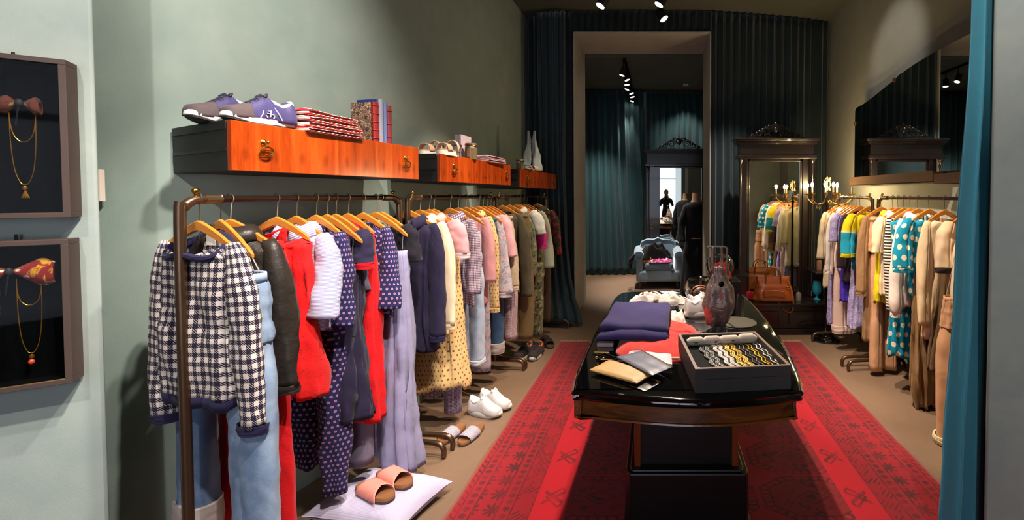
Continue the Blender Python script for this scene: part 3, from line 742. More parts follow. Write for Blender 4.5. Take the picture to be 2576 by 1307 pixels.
# ------------------------------------------------------------------ garments
def se(v, p): return math.copysign(abs(v) ** p, v)
def torso(name, mat, parent, prof, L, z0, sw, nw, nd, bd, fs, fold=.012, seed=0., M=56, shoulder=True, hemw=0.0, tilt=0., open_front=0.0, strap=False):
    """prof: [(t, half width, half thickness)] over the length L below the shoulder"""
    rows, uvs = [], []
    N = 34
    w_, t_ = interp(prof, .85); kf = 1.0 + min(.5, fold * 18); cum = [0.0]; base = [(w_ * se(math.cos(a), .8), t_ * se(math.sin(a), .9)) for a in [PI * fs / 2 + 2 * PI * i / M for i in range(M + 1)]]
    for a, b in zip(base, base[1:]): cum.append(cum[-1] + math.hypot(a[0] - b[0], a[1] - b[1]) * kf)
    for j in range(-5 if shoulder else 0, N + 1):
        row, uv = [], []
        for i in range(M + 1):
            a = PI * fs / 2 + 2 * PI * i / M     # seam at the back
            ca, sa = math.cos(a), math.sin(a)
            front = max(0, -sa * fs); back = max(0, sa * fs)
            if shoulder and j < 0:
                f = (j + 5) / 5
                w = lerp(nw, sw, f); ty = lerp(.045, prof[0][2], f)
                zs = z0 + (hanger_z(w) + .092) ; zf = z0 - (nd * front + bd * back) * (1 - f) - f * .115
                k = abs(ca) ** 1.3
                z = lerp(zf, zs, k) if f > 0 else z0 + (hanger_z(nw) + .092) * k - (nd * front + bd * back)
                x, y = w * se(ca, .75), ty * se(sa, .9)
                z += .0
            else:
                t = j / N; w, ty = interp(prof, t)
                ztop = z0 + (lerp(-.115, hanger_z(sw) + .10, abs(ca) ** 1.3) if shoulder else 0)
                zb = z0 - L + hemw * nz(ca * 1.7 + seed, sa * 1.7, seed) + tilt * ca
                z = lerp(ztop, zb, t)
                x, y = w * se(ca, .8), ty * se(sa, .9)
                g = min(1, .25 + t * 1.5) * fold
                s_ = i / M * 2 * PI
                q_ = math.sin(5 * s_ + seed * 3 + 2 * nz(s_, t * 1.5, seed)); q2 = math.sin(9 * s_ + seed + 1.5 * nz(seed, t * 2, s_))
                wv = (1 - 2 * abs(q_) ** .8) + .6 * (1 - 2 * abs(q2)) + 1.2 * nz(ca * 2, sa * 2 + seed, t * 3)
                y += g * wv * (.4 + .6 * abs(sa)) ; x += g * .7 * wv * abs(ca)
                wr = .004 * nz(x * 20, z * 12, seed) + .003 * nz(x * 9 + z * 12, z * 30, seed + 3)
                y += wr * (1 if sa > 0 else -1); x += wr * ca
            row.append((x, y, z)); uv.append((cum[i], z + 3))
        rows.append(row); uvs.append(uv)
    return rows, uvs
def tube_cloth(path, rad, mat, name, parent, per=.3, M=20, seed=0., fold=.006, cap=0, thick=.003, v0=3.0):
    """horizontal rings along the path; rad: [(t, rx, ry)]"""
    P = [Vector(p) for p in path]; n = 22; rows, uvs = [], []
    L = [0]
    for a, b in zip(P, P[1:]): L.append(L[-1] + (b - a).length)
    for j in range(n + 1):
        t = j / n; s = t * L[-1]; k = 0
        while k < len(L) - 2 and L[k + 1] < s: k += 1
        c = P[k].lerp(P[k + 1], (s - L[k]) / (L[k + 1] - L[k])); rx, ry = interp(rad, t)
        d = (P[min(k + 1, len(P) - 1)] - P[k]).normalized()
        row, uv = [], []
        for i in range(M + 1):
            a = 2 * PI * i / M + PI / 2; g = fold * ((1 - 2 * abs(math.sin(1.5 * a + seed + 2 * t))) * .8 + 1.3 * nz(math.cos(a) + seed, t * 5, math.sin(a))) * min(1, t * 3)
            x, y = (rx + g) * math.cos(a), (ry + g) * math.sin(a)
            wr = .004 * nz(math.cos(a) * 1.2 + seed, c.z * 18, math.sin(a) * 1.2) * min(1, t * 3)
            row.append((c.x + x + wr, c.y + y + wr, c.z - (x * d.x + y * d.y) / min(-.35, d.z) * .55)); uv.append((i / M * per, v0 - s))
        rows.append(row); uvs.append(uv)
    return sheet(name, rows, uvs, mat, parent, thick=thick)
PROFS = dict(
    tee=[(0, .165, .045), (.3, .155, .045), (1, .17, .05)],
    boxy=[(0, .165, .036), (.3, .165, .042), (.8, .175, .046), (1, .17, .045)],
    dress=[(0, .16, .045), (.25, .14, .045), (.35, .135, .04), (.7, .17, .06), (1, .20, .07)],
    aline=[(0, .15, .05), (.2, .13, .045), (.5, .17, .065), (1, .22, .10)],
    slim=[(0, .15, .04), (.3, .13, .04), (1, .14, .045)],
    jacket=[(0, .17, .05), (.35, .155, .05), (.6, .15, .05), (1, .175, .06)],
    long=[(0, .165, .045), (.3, .15, .045), (1, .175, .055)])
def garment(kind, label, r, s, ang, mat, L, prof='tee', sleeve=None, sw=.172, nw=.088, nd=.06, bd=.015, fold=.012, seed=None, cat=None, hem=None, cuff=None, neck=None,
            collar=None, lapel=None, buttons=None, group=None, z=0, hang=True, hold=None, shoulder=True, top=-.115, hemw=.03, tilt=0, label_tag=False, pocket=None, zip_=False, oa=None, sleeve_mat=None, both=True, straps=None, w=None, off=0):
    w = w or (sw - .010 if shoulder else .21)
    fs = 1 if r[0] == 'L' else -1
    seed = seed if seed is not None else (hash_(label) % 97) * .37
    short = hold or 'the ' + label.split(',')[0]
    if hang:
        _, p, rz = hanger(r, s, ang, short, w)
    else:
        p = rail_pt(r, s); rz = R(ang) if r[0] == 'L' else PI + R(ang)
    if z: p.z += z
    if off: p = p + Vector((math.cos(rz) * off, math.sin(rz) * off, 0))
    pr = PROFS[prof] if isinstance(prof, str) else prof
    rows, uvs = torso(kind, mat, None, pr, L, top, sw, nw, nd, bd, fs, fold, seed, shoulder=shoulder, hemw=hemw, tilt=tilt)
    o = sheet(kind, rows, uvs, mat, None, thick=.004); o.location = p; o.rotation_euler = (0, 0, rz)
    tag(o, label, cat or kind.replace('_', ' '), group)
    F = -fs
    if neck:       # rib band following the first row
        m = MB(); m.tube([Vector((q[0] * 1.02, q[1] * 1.12, q[2] - .002)) for q in rows[0]], .012, 8, False, flat=1.3); m.make('neck_band', neck, o)
    if hem:
        a, b = rows[-1], rows[-3]
        sheet('hem_band', [[(q[0] * 1.0, q[1] * 1.0, q[2] + .0) for q in a], [(q[0] * .96, q[1] * .95, q[2] - .04) for q in a]], [[u for u in uvs[-1]], [(u[0], u[1] - .045) for u in uvs[-1]]], hem, o, thick=.006)
    if sleeve:
        for k in ((1, -1) if both else (1,)):
            Ls, r0, r1, lean, fwd = sleeve
            S = Vector((k * sw * .86, 0, top - .045)); pr_ = []; ln = lean * (1 if k > 0 else .45)
            for q, a in ((0, 0), (.08, .28), (.28, .62), (.65, .88), (1, 1)):
                pr_.append(S + Vector((k * ln * a, F * fwd * q * q, -Ls * q)))
            r0 *= .86; r1 *= .9; rad = [(0, r0 * .35, r0 * .25), (.07, r0 * .62, r0 * .45), (.25, r0 * .9, r0 * .62), (.5, r0 * .95, r0 * .66), (.8, r1, r1 * .68), (1, r1 * 1.02, r1 * .62)]
            if oa == 'balloon': rad = [(0, r0 * .3, r0 * .35), (.1, r0 * .65, r0 * .45), (.6, r0 * 1.05, r0 * .8), (.9, r0 * 1.15, r0 * .85), (1, r1, r1 * .6)]
            if oa == 'flare': rad = [(0, r0 * .3, r0 * .35), (.1, r0 * .6, r0 * .4), (.5, r0 * .9, r0 * .55), (1, r1 * 1.2, r1 * .6)]
            sl = tube_cloth(pr_, rad, sleeve_mat or mat, 'sleeve', o, 2 * PI * r0, seed=seed + k, v0=3.0)
            if cuff:
                e = pr_[-1]
                tube_cloth([e + Vector((0, 0, .008)), e + Vector((0, 0, -.026))], [(0, r1 * 1.03, r1 * .66), (1, r1 * 1.03, r1 * .63)], cuff, 'cuff', sl, 2 * PI * r1, fold=.0015, seed=seed + k, thick=.004)
    if collar:
        rows2 = []
        for hh, ex in ((-.01, 0.0), (.03, .004), (.045, .012), (.02, .034), (-.012, .045)):
            row = []
            for i in range(29):
                a = -PI / 2 * fs * 1.0 + R(18) + (2 * PI - R(36)) * i / 28
                fr_ = max(0, -math.sin(a) * fs) ** 2
                row.append(((nw + ex) * .92 * math.cos(a), (.045 + ex * .7) * math.sin(a), top + hh * (1 + .3 * fr_) - nd * .9 * fr_ + (hanger_z(nw) + .092)))
            rows2.append(row)
        sheet('collar', rows2, [[(i / 28 * .4, 3 + .02 * j) for i in range(29)] for j in range(5)], collar if not isinstance(collar, bool) else mat, o, thick=.004)
    if lapel:
        for k in (1, -1):
            pts = [(k * .06, F * .064, top - .02), (k * .115, F * .074, top - .12), (k * .085, F * .076, top - .14), (k * .10, F * .076, top - .17), (k * .012, F * .080, top - .36), (k * .02, F * .072, top - .18)]
            m = MB(); n = len(pts); m.add(pts + [(a_, b_ - F * .006, c_) for a_, b_, c_ in pts], [tuple(range(n)), tuple(range(2 * n - 1, n - 1, -1))] + [(i, n + i, n + (i + 1) % n, (i + 1) % n) for i in range(n)])
            mesh('lapel', m.v, m.f, lapel, o, uvs=[(v.x, v.z + 3) for v in m.v], smooth=False)
    if buttons:
        bm_, n_ = buttons
        for q in range(n_):
            MB().lathe([(.001, 0), (.008, 0), (.008, .004), (.001, .005)], n=10, M=Matrix.Translation((.0, F * .078, top - .16 - q * .085)) @ Matrix.Rotation(PI / 2 * -F * -1, 4, 'X')).make('button', bm_, o)
    if label_tag:
        MB().box(-.022, .022, -F * .036 - .001, -F * .036 + .001, top - .06, top - .02).make('neck_label', plain('#e8e0d0', .7), o, smooth=False)
    if straps:
        for k in (1, -1):
            xh = min(.185, off + k * sw * .8); MB().tube([(xh - off, 0, hanger_z(xh) - .004), (xh - off, F * .008, (hanger_z(xh) + top) / 2), (k * sw * .8, F * .015, top + .008)], .0025, 6, flat=.4).make('strap', straps, o)
    if pocket:
        x_, z_ = pocket[0], pocket[1]
        m = MB(); m.box(x_ - .05, x_ + .05, F * .075 - .004, F * .075 + .004, top - z_ - .035, top - z_)
        mesh('pocket_flap', m.v, m.f, pocket[2] if len(pocket) > 2 else mat, o, uvs=[(v.x, v.z) for v in m.v], smooth=False, bevel=.003)
    return o
def hash_(s):
    h = 7
    for c in s: h = (h * 31 + ord(c)) % 1000003
    return h
def trousers(kind, label, r, s, ang, mat, L, top=-.17, wl=.085, wb=.075, split=.30, cuff=None, cuffh=.10, group=None, hang=True, hold=None, tk=.05, sw=.18, spread=0., waist=None, cat='trousers', knot=False, z=0, folds=.005, yoff=0, lens=None, off=0):
    fs = 1 if r[0] == 'L' else -1; seed = (hash_(label) % 97) * .37
    if hang: _, p, rz = hanger(r, s, ang, hold or 'the ' + label.split(',')[0])
    else: p = rail_pt(r, s); rz = R(ang) if r[0] == 'L' else PI + R(ang)
    p.z += z
    if off: p = p + Vector((math.cos(rz) * off, math.sin(rz) * off, 0))
    prof = [(0, sw * .9, tk * .55), (.3, sw * .98, tk * .8), (1, sw * 1.04, tk * 1.02)]
    rows, uvs = torso(kind, mat, None, prof, split, top, sw, .1, 0, 0, fs, .004, seed, shoulder=False, hemw=0)
    o = sheet(kind, rows, uvs, mat, None, thick=.004); o.location = p; o.rotation_euler = (0, 0, rz)
    tag(o, label, cat, group)
    band = [[(x * 1.01, y * 1.06, zz + .0) for x, y, zz in rows[0]], [(x * 1.03, y * 1.1, zz - .035) for x, y, zz in rows[0]]]
    sheet('waistband', band, [uvs[0], [(u[0], u[1] - .035) for u in uvs[0]]], waist or mat, o, thick=.006)
    F = -fs
    for k in (-1, 1): xh = max(-.19, min(.19, off + k * sw * .8)); MB().tube([(xh - off, 0, hanger_z(xh) - .008), (k * sw * .8, 0, top + .005)], .0022, 6, flat=.4).make('hanging_loop', plain('#8a8074', .8), o)
    for n_, k in enumerate((1, -1)):
        LL = (lens[n_] if lens else L) - split
        p0 = Vector((k * sw * .48, yoff * 0, top - split + .05)); p1 = Vector((k * (sw * .5 + spread), yoff, top - split - LL))
        path = [p0, p0.lerp(p1, .35), p0.lerp(p1, .7), p1]
        lg = tube_cloth(path, [(0, min(wl, sw * .5) * .9, tk * .72), (.05, min(wl, sw * .5) * .95, tk * .8), (.22, min(wl, sw * .52) * .4 + wl * .6, tk), (.6, (wl + wb) / 2, tk * .95), (1, wb, tk)], mat, 'trouser_leg', o, .42, 28, seed + k, folds, thick=.004, v0=3 - split)
        if cuff:
            e = p1
            tube_cloth([e + Vector((0, 0, cuffh * .55)), e + Vector((0, 0, -cuffh * .45))], [(0, wb * 1.12, tk * 1.2), (.5, wb * 1.14, tk * 1.25), (1, wb * 1.05, tk * 1.12)], cuff, 'turned_up_cuff', lg, .42, fold=.003, thick=.010)
    return o
# ------------------------------------------------------------------ what hangs on the rails
DEN1 = fab('#4d6284', 'denim', '#7288a8', rough=.8, bump=.3); DEN2 = fab('#6f88ab', 'denim', '#a3b5cc', rough=.8, bump=.3)
DEN3 = fab('#9db0cc', 'denim', '#ccd8e8', rough=.8, bump=.3); DEN4 = fab('#2c4360', 'denim', '#4a6484', rough=.8, bump=.3)
CUFFD = fab('#a89a98', 'plain', '#b8aca4'); HOUND = fab('#241c34', 'hounds', '#e6d8d0', s=.034, bump=.5)
NAVY = fab('#211c34', 'plain', '#2a2440'); NAVYT = fab('#1b1838', 'plain', '#241f45')
LEATH = plain('#2c2520', .42, 0, .0, name='black_leather', bump=.5, bscale=22, var=.15, spec=.4)
RLACE = fab('#d80c18', 'lace', '#f03020', '#9c0a10', bump=.9); RLACE2 = fab('#cc0a16', 'lace', '#e41a1c', '#8c080e', bump=.9)
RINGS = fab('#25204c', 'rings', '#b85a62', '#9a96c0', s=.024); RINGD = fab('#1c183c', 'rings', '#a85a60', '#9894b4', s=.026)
SHSTR = fab('#8a84b4', 'stripe', '#e8e2ee', s=.0055); LILAC = fab('#8a86a8', 'plain', '#9a96b8'); GREYL = fab('#6a6478', 'plain', '#7a7488')
CREAM = fab('#e6cfac', 'plain', '#ecd9bc'); CREAM2 = fab('#e2c9a0', 'plain', '#e8d2ae'); IVORY = fab('#e4d6c4', 'plain', '#ebdfd0')
PINK = fab('#d49aa0', 'plain', '#dea8ac'); YDOT = fab('#ddb87c', 'squares', '#6e4638', s=.03); GING = fab('#3c3252', 'check', '#cbb6cc', s=.010)
PHOUND = fab('#5c4668', 'hounds', '#e2d0dc', s=.012, bump=.1); PCHK = fab('#6a4c58', 'check', '#dcc0c0', s=.010); FLORP = fab('#b4aab4', 'floral', '#7f8c94', '#d4a4ac', s=.03)
BEIGEL = fab('#b09a80', 'lace', '#bfa98e', '#8d7a66', bump=.7); OLIVE = fab('#4a4230', 'print', '#5c5440', s=.012); GFLOR = fab('#6a6c50', 'floral', '#39402c', '#8c8468', s=.03)
KHAKI = fab('#6e5836', 'plain', '#7c6644'); MAGE = fab('#c02470', 'plain', '#cc3480'); MINT = fab('#c4cba8', 'plain', '#d4dabc'); CAMO = fab('#7c7c58', 'floral', '#3d3a2c', '#b0a480', s=.035)
ARMY = fab('#3c3424', 'plain', '#4c4432'); GSTR = fab('#4a4648', 'stripe', '#a8a09c', s=.01); BLK = fab('#15121a', 'plain', '#1c1822')
PEACH = fab('#c8946a', 'plain', '#d4a27c'); TAN = fab('#8e6a48', 'plain', '#9c7854'); TAN2 = fab('#8a6a44', 'plain', '#9a7a54'); PPRINT = fab('#5c4aa0', 'print', '#cfc4d4', s=.010)
WHITE = fab('#e2d2c4', 'plain', '#ecdfd4'); BRJ = fab('#2e2024', 'plain', '#3a2a2c'); YELL = fab('#d4c010', 'plain', '#e0ce20'); YTEAL = fab('#d8c010', 'block', '#1a8ca4', '#cdbf98', s=-2.66); YTEAL2 = fab('#d8c010', 'block', '#1a8ca4', '#cdbf98', s=-2.82)
STRIP = fab('#2a1a1c', 'stripe', '#e6dccb', s=.025); POLKA = fab('#0c86a4', 'dots', '#e4dcc0', s=.078); BROWNS = fab('#5a4428', 'plain', '#6a5234'); LINEN = fab('#d8b892', 'plain', '#e2c6a4')
VIOL = fab('#40289c', 'plain', '#4a32a8')
BTN = plain('#e8e0d0', .4); DBTN = plain('#1c1618', .4); ZIP = plain('#c8b8a0', .25, 1)

# --- rail nearest the entrance
garment('sweater', 'navy and white houndstooth sweater with navy neckband, first on the left rail', 'L1', .058, -12, HOUND, .60, [(0, .18, .036), (.3, .178, .042), (.8, .19, .046), (1, .185, .045)], (.66, .068, .062, .075, .0), sw=.184, fold=.006, nw=.122, nd=.085, neck=NAVYT, hem=NAVYT, cuff=NAVYT, label_tag=True, tilt=-.0, hold='the houndstooth sweater')
trousers('jeans', 'faded blue jeans with wide turned up hem below the houndstooth sweater', 'L1', .10, -20, DEN1, 1.09, off=-.14, sw=.06, wl=.06, wb=.052, cuff=CUFFD, cuffh=.13, hang=False, tk=.045, group=None)
trousers('jeans', 'light blue jeans hanging between houndstooth sweater and leather jacket', 'L1', .13, -22, DEN2, 1.12, top=-.27, split=.26, sw=.075, wl=.08, wb=.075, tk=.05, off=.19, hold='the light blue jeans beside the houndstooth sweater')
trousers('lace_trousers', 'long red lace trousers showing below the leather jacket', 'L1', .24, -16, RLACE2, 1.28, sw=.19, wl=.06, wb=.06, spread=.06, tk=.045, hang=False, lens=(1.35, 1.20))
lj = garment('leather_jacket', 'black leather biker jacket with zipped pocket', 'L1', .165, -3, LEATH, .56, 'jacket', (.58, .066, .056, .055, .0), collar=LEATH, lapel=LEATH, cuff=LEATH, sw=.18, nw=.08, nd=.03, fold=.008, cat='jacket', hold='the black leather jacket')
MB().tube([(.10, -.085, -.34), (.125, -.088, -.42)], .007, 8, flat=.5).make('pocket_zip', ZIP, lj)
MB().box(.105, .117, -.100, -.092, -.39, -.35).make('zip_pull', ZIP, lj, smooth=False)
garment('lace_dress', 'sleeveless red lace dress with scalloped hem next to the leather jacket', 'L1', .35, -7, RLACE, .74, [(0, .155, .045), (.3, .165, .05), (1, .215, .075)], sw=.165, nw=.12, nd=.10, hold='the red lace dress next to the leather jacket', cat='dress')
sh = garment('striped_shirt', 'pale shirt with fine lilac stripes and a green leaf brooch', 'L1', .44, -14, SHSTR, .47, 'tee', (.36, .075, .078, .05, .05), collar=SHSTR, cat='shirt', hold='the pale lilac striped shirt', label_tag=True)
MB().ball((.115, -.085, -.24), .026, 10, (1.6, .25, .45)).ball((.125, -.085, -.262), .024, 10, (1.5, .25, .45)).make('leaf_brooch', plain('#2c3a1c', .4), sh)
ju = garment('jumpsuit', 'long navy jumpsuit with small pink ring print and elbow sleeves, beside the striped shirt', 'L1', .54, -14, RINGS, .62, [(0, .18, .055), (.4, .15, .05), (1, .15, .055)], (.43, .07, .075, .03, .04), sw=.162, oa='flare', hold='the long ring print jumpsuit')
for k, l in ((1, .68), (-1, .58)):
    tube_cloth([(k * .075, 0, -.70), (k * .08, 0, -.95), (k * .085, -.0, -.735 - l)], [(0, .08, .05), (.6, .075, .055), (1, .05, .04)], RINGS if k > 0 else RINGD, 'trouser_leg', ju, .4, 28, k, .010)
garment('strapless_jumpsuit', 'navy strapped pinafore with flap pocket hanging beside the red-trimmed dress', 'L1', .60, -14, NAVY, .76, [(0, .085, .05), (.4, .09, .06), (1, .11, .07)], top=-.31, shoulder=False, sw=.09, off=.09, straps=plain('#4a443e', .6), pocket=(.0, .20, NAVY), hold='the navy pinafore', cat='pinafore', fold=.02)
garment('dress', 'navy dress with bright red neckband and cuffs', 'L1', .65, -14, NAVY, .98, 'dress', (.16, .07, .066, .03, .02), neck=fab('#c8101c'), cuff=fab('#c8101c', 'plain', '#c8101d'), nw=.115, nd=.075, hold='the navy dress with red neckband')
trousers('trousers', 'grey purple trousers hanging low behind the navy dress', 'L1', .70, -14, GREYL, 1.20, sw=.15, wl=.07, wb=.065, hang=False)
garment('lace_dress', 'second red lace dress between navy dress and lilac trousers', 'L1', .725, -14, RLACE2, 1.02, [(0, .16, .05), (.3, .17, .06), (1, .20, .08)], sw=.17, nw=.12, nd=.08, hold='the second red lace dress', cat='dress')
garment('blouse', 'navy ring print blouse with wide short sleeves, next to the lilac garment', 'L1', .825, -14, RINGS, .52, 'tee', (.42, .07, .085, .04, .04), sw=.162, oa='flare', hold='the navy ring print blouse')
garment('wide_trousers', 'pale lilac grey wide trousers with stitched hem hanging to the floor', 'L1', .915, -14, LILAC, 1.18, [(0, .065, .04), (.1, .075, .045), (.5, .09, .06), (1, .125, .085)], top=-.29, shoulder=False, sw=.07, off=.135, straps=plain('#6a6464', .6), hold='the pale lilac wide trousers', cat='trousers', fold=.015, tilt=-.05, hemw=.02)
garment('t_shirt', 'black top with cream neck label behind the lilac trousers', 'L1', .955, -12, BLK, .50, 'tee', (.2, .07, .07, .05, .0), nd=.10, nw=.1, neck=fab('#e0dccc', 'plain', '#d8d4c4'), label_tag=True, hold='the black top with cream label')
# --- second rail
garment('blazer', 'navy linen blazer with turned cuffs at the near end of the second rail', 'L2', .02, -8, NAVY, .84, 'jacket', (.70, .066, .055, .045, .03), cuff=NAVYT, lapel=NAVYT, collar=NAVY, sw=.18, hold='the navy blazer')
garment('blouse', 'cream blouse with collar and gathered cuffs beside the navy blazer', 'L2', .13, -8, CREAM, .78, 'long', (.66, .06, .045, .06, .02), cuff=CREAM2, collar=CREAM, hold='the cream blouse beside the blazer')
garment('t_shirt', 'pale pink short sleeved top next to the cream blouse', 'L2', .235, -8, PINK, .62, 'tee', (.22, .075, .07, .07, 0), cuff=fab('#ecd8d8'), sw=.18, collar=PINK, hold='the pale pink top beside the cream blouse')
garment('dotted_dress', 'pale yellow dress with small brown square dots and frayed hem', 'L2', .29, -8, YDOT, 1.18, [(0, .18, .05), (.3, .17, .06), (.6, .20, .08), (1, .24, .13)], sw=.18, hold='the yellow dotted dress', cat='dress', fold=.012, hemw=.05)
trousers('gingham_trousers', 'purple gingham cropped trousers showing under the yellow dotted dress', 'L2', .36, -8, GING, 1.33, sw=.16, wl=.065, wb=.062, hang=False, lens=(1.35, 1.25))
garment('blouse', 'purple and white houndstooth blouse with pointed collar', 'L2', .50, -8, PHOUND, .68, 'long', (.54, .066, .06, .05, .04), collar=PHOUND, hold='the purple houndstooth blouse')
trousers('jeans', 'very pale blue jeans with frayed hem behind the houndstooth blouse', 'L2', .62, -8, DEN3, 1.0, top=-.26, sw=.08, split=.25, wl=.075, wb=.05, off=.10, cuff=fab('#d4dcE4'.lower()), cuffh=.04, hold='the very pale blue jeans')
garment('t_shirt', 'salmon pink fine knit top behind the pale jeans', 'L2', .74, -8, fab('#cc8c90', 'plain', '#d89a9c'), .72, 'tee', (.5, .065, .06, .05, .02), hold='the salmon pink knit top')
garment('blouse', 'yellow dotted long sleeved blouse on the second rail', 'L2', .83, -8, YDOT, .62, 'tee', (.74, .06, .048, .05, .02), cuff=YDOT, collar=YDOT, hold='the yellow dotted blouse')
trousers('trousers', 'grey and pink flowered trousers hanging low in the middle of the second rail', 'L2', .78, -8, FLORP, 1.22, sw=.18, wl=.085, wb=.085, hang=False)
trousers('jeans', 'mid blue jeans with broad pale turned up hem on the second rail', 'L2', .95, -8, DEN4, 1.10, sw=.07, split=.28, wl=.085, wb=.07, off=.10, cuff=CUFFD, cuffh=.09, hold='the mid blue jeans')
garment('blouse', 'grey flowered blouse with wide sleeves next to the yellow dotted blouse', 'L2', .965, -8, FLORP, .70, 'long', (.64, .06, .085, .08, .04), oa='flare', cuff=fab('#ddd4d8'), hold='the grey flowered blouse')
garment('t_shirt', 'rose pink short sleeved top behind the grey flowered blouse', 'L2', 1.04, -8, PINK, .55, 'tee', (.35, .07, .07, .09, 0), hold='the rose pink top behind the flowered blouse')
garment('lace_blouse', 'beige lace blouse with long sleeves at the far end of the second rail', 'L2', 1.12, -8, BEIGEL, .68, 'long', (.62, .072, .065, .08, .03), cuff=fab('#c8b496', 'lace', '#d0bca0', '#b09c80', bump=.7), sw=.18, hold='the beige lace blouse', cat='blouse')
trousers('checked_trousers', 'pink and brown checked trousers behind the beige lace blouse', 'L2', 1.19, -8, PCHK, 1.10, sw=.08, split=.28, wl=.09, wb=.06, off=.13, hold='the pink checked trousers')
# --- third rail
garment('jacket', 'dark olive speckled jacket, first on the third rail', 'L3', .12, -4, OLIVE, .80, 'jacket', (.78, .07, .055, .09, .02), hold='the dark olive speckled jacket')
trousers('trousers', 'khaki brown trousers with side slit behind the olive jacket', 'L3', .2, -4, KHAKI, 1.20, sw=.1, off=.13, wl=.1, wb=.07, hang=False)
garment('jacket', 'grey green flowered jacket behind the speckled jacket', 'L3', .27, -4, GFLOR, .66, 'jacket', (.62, .065, .05, .09, .02), hold='the grey green flowered jacket')
garment('t_shirt', 'grey striped top with white sleeve ends on the third rail', 'L3', .42, -4, GSTR, .55, 'tee', (.22, .075, .07, .1, 0), collar=fab('#dcdccc'), sleeve_mat=fab('#e0e0d0'), hold='the grey striped top')
garment('t_shirt', 'bright magenta long top between striped and mint clothes', 'L3', .50, -4, MAGE, .72, 'tee', (.35, .07, .065, .08, 0), cuff=MAGE, hold='the bright magenta top')
trousers('trousers', 'camouflage flowered trousers under the magenta top', 'L3', .57, -4, CAMO, 1.30, sw=.10, off=.10, wl=.08, wb=.06, hang=False)
garment('blouse', 'pale mint blouse with drooping sleeve near the swept curtain', 'L3', .68, -4, MINT, .74, 'long', (.60, .07, .07, .09, 0), hold='the pale mint blouse')
garment('blouse', 'light green flowered blouse behind the magenta top', 'L3', .60, -4, fab('#a8b088', 'floral', '#6f7a58', '#c0b898', s=.03), .80, 'long', hold='the light green flowered blouse')
trousers('trousers', 'brown trousers hanging at the far end of the third rail', 'L3', .84, -4, fab('#5a4430'), 1.22, sw=.16, off=.04, wl=.08, wb=.07, hang=False)
aj = garment('army_jacket', 'olive army jacket with red flower embroidery on the sleeve, last before the curtain', 'L3', .97, -4, ARMY, .66, 'jacket', (.50, .075, .06, .08, .0), collar=ARMY, hold='the olive army jacket', cat='jacket', sleeve_mat=fab('#3c3424', 'floral', '#b81c20', '#4c4432', s=.06))
# --- right hand short rail
garment('blouse', 'cream blouse at the candelabra end of the short right rail', 'R1', .0, 12, fab('#d8c49c', 'plain', '#e0cea8'), .86, 'long', (.5, .06, .055, .05, 0), hold='the cream blouse nearest the candelabra')
garment('print_dress', 'long violet and white scribble print dress on the short right rail', 'R1', .11, 12, PPRINT, 1.22, 'long', None, sw=.166, hold='the violet print dress', cat='dress')
garment('shirt', 'white shirt with rolled sleeves on the short right rail', 'R1', .20, 12, WHITE, .60, 'long', (.60, .055, .045, .07, .02), cuff=WHITE, collar=WHITE, hold='the white shirt with rolled sleeves')
trousers('trousers', 'pale pink trousers with turned up hems on the short right rail', 'R1', .27, 12, fab('#dcb8a8', 'plain', '#e4c4b4'), 1.18, sw=.09, off=.05, wl=.09, wb=.085, cuff=fab('#e0c4b4'), cuffh=.08, hold='the pale pink trousers')
garment('print_shirt', 'violet scribble print top with wide short sleeves', 'R1', .33, 12, PPRINT, .62, 'tee', (.28, .075, .075, .07, .03), hold='the violet print top', cat='top')
garment('cardigan', 'bright violet knit top showing beside the dark brown jacket', 'R1', .40, 12, VIOL, .92, 'long', None, hold='the bright violet knit top', cat='top')
garment('jacket', 'dark brown short jacket next to the yellow and teal top', 'R1', .47, 12, BRJ, .70, 'jacket', (.52, .06, .06, .04, 0), sw=.176, hold='the dark brown jacket', hemw=.01)
garment('print_skirt', 'violet scribble print skirt below the yellow and teal top', 'R1', .56, 12, PPRINT, .62, [(0, .13, .05), (1, .17, .07)], top=-.62, shoulder=False, sw=.12, hang=False, cat='skirt')
garment('colour_block_shirt', 'yellow and teal colour blocked top with yellow cuffs', 'R1', .64, 12, YTEAL, .55, 'tee', (.36, .085, .075, .10, .04), cuff=fab('#dccc14'), sleeve_mat=YTEAL2, sw=.176, nd=.05, hold='the yellow and teal top', cat='top')
# --- right hand long rail
garment('coat', 'long light brown coat with turned cuffs on the long right rail', 'R2', .04, 13, TAN, 1.16, 'long', (.68, .066, .055, .06, .02), cuff=TAN, hold='the light brown coat', hemw=.01)
trousers('trousers', 'peach trousers showing under the light brown coat', 'R2', .09, 13, PEACH, 1.36, sw=.15, wl=.06, wb=.055, hang=False)
garment('blouse', 'bright yellow sleeveless blouse next to the light brown coat', 'R2', .20, 13, YELL, .78, 'tee', None, nd=.08, collar=YELL, hold='the bright yellow blouse')
garment('blouse', 'cream blouse with short pointed sleeve between yellow and striped clothes', 'R2', .27, 13, CREAM2, .70, 'tee', (.3, .07, .06, .05, 0), collar=WHITE, hold='the cream blouse beside the yellow one')
garment('striped_shirt', 'dark brown and white striped top in front of the polka dot dress', 'R2', .345, 13, STRIP, .80, 'slim', (.76, .055, .05, -.01, .02), sw=.166, sleeve_mat=STRIP, hold='the brown and white striped top', cat='top')
garment('polka_dot_dress', 'long teal polka dot dress with white dots', 'R2', .42, 13, POLKA, 1.16, [(0, .18, .05), (.35, .14, .05), (1, .19, .08)], None, sw=.166, nw=.12, nd=.05, hold='the long polka dot dress', cat='dress')
garment('blouse', 'white blouse with balloon sleeves between the two polka dot garments', 'R2', .51, 13, WHITE, .72, 'long', (.74, .06, .045, .06, .02), oa='balloon', collar=WHITE, cuff=WHITE, hold='the white balloon sleeved blouse')
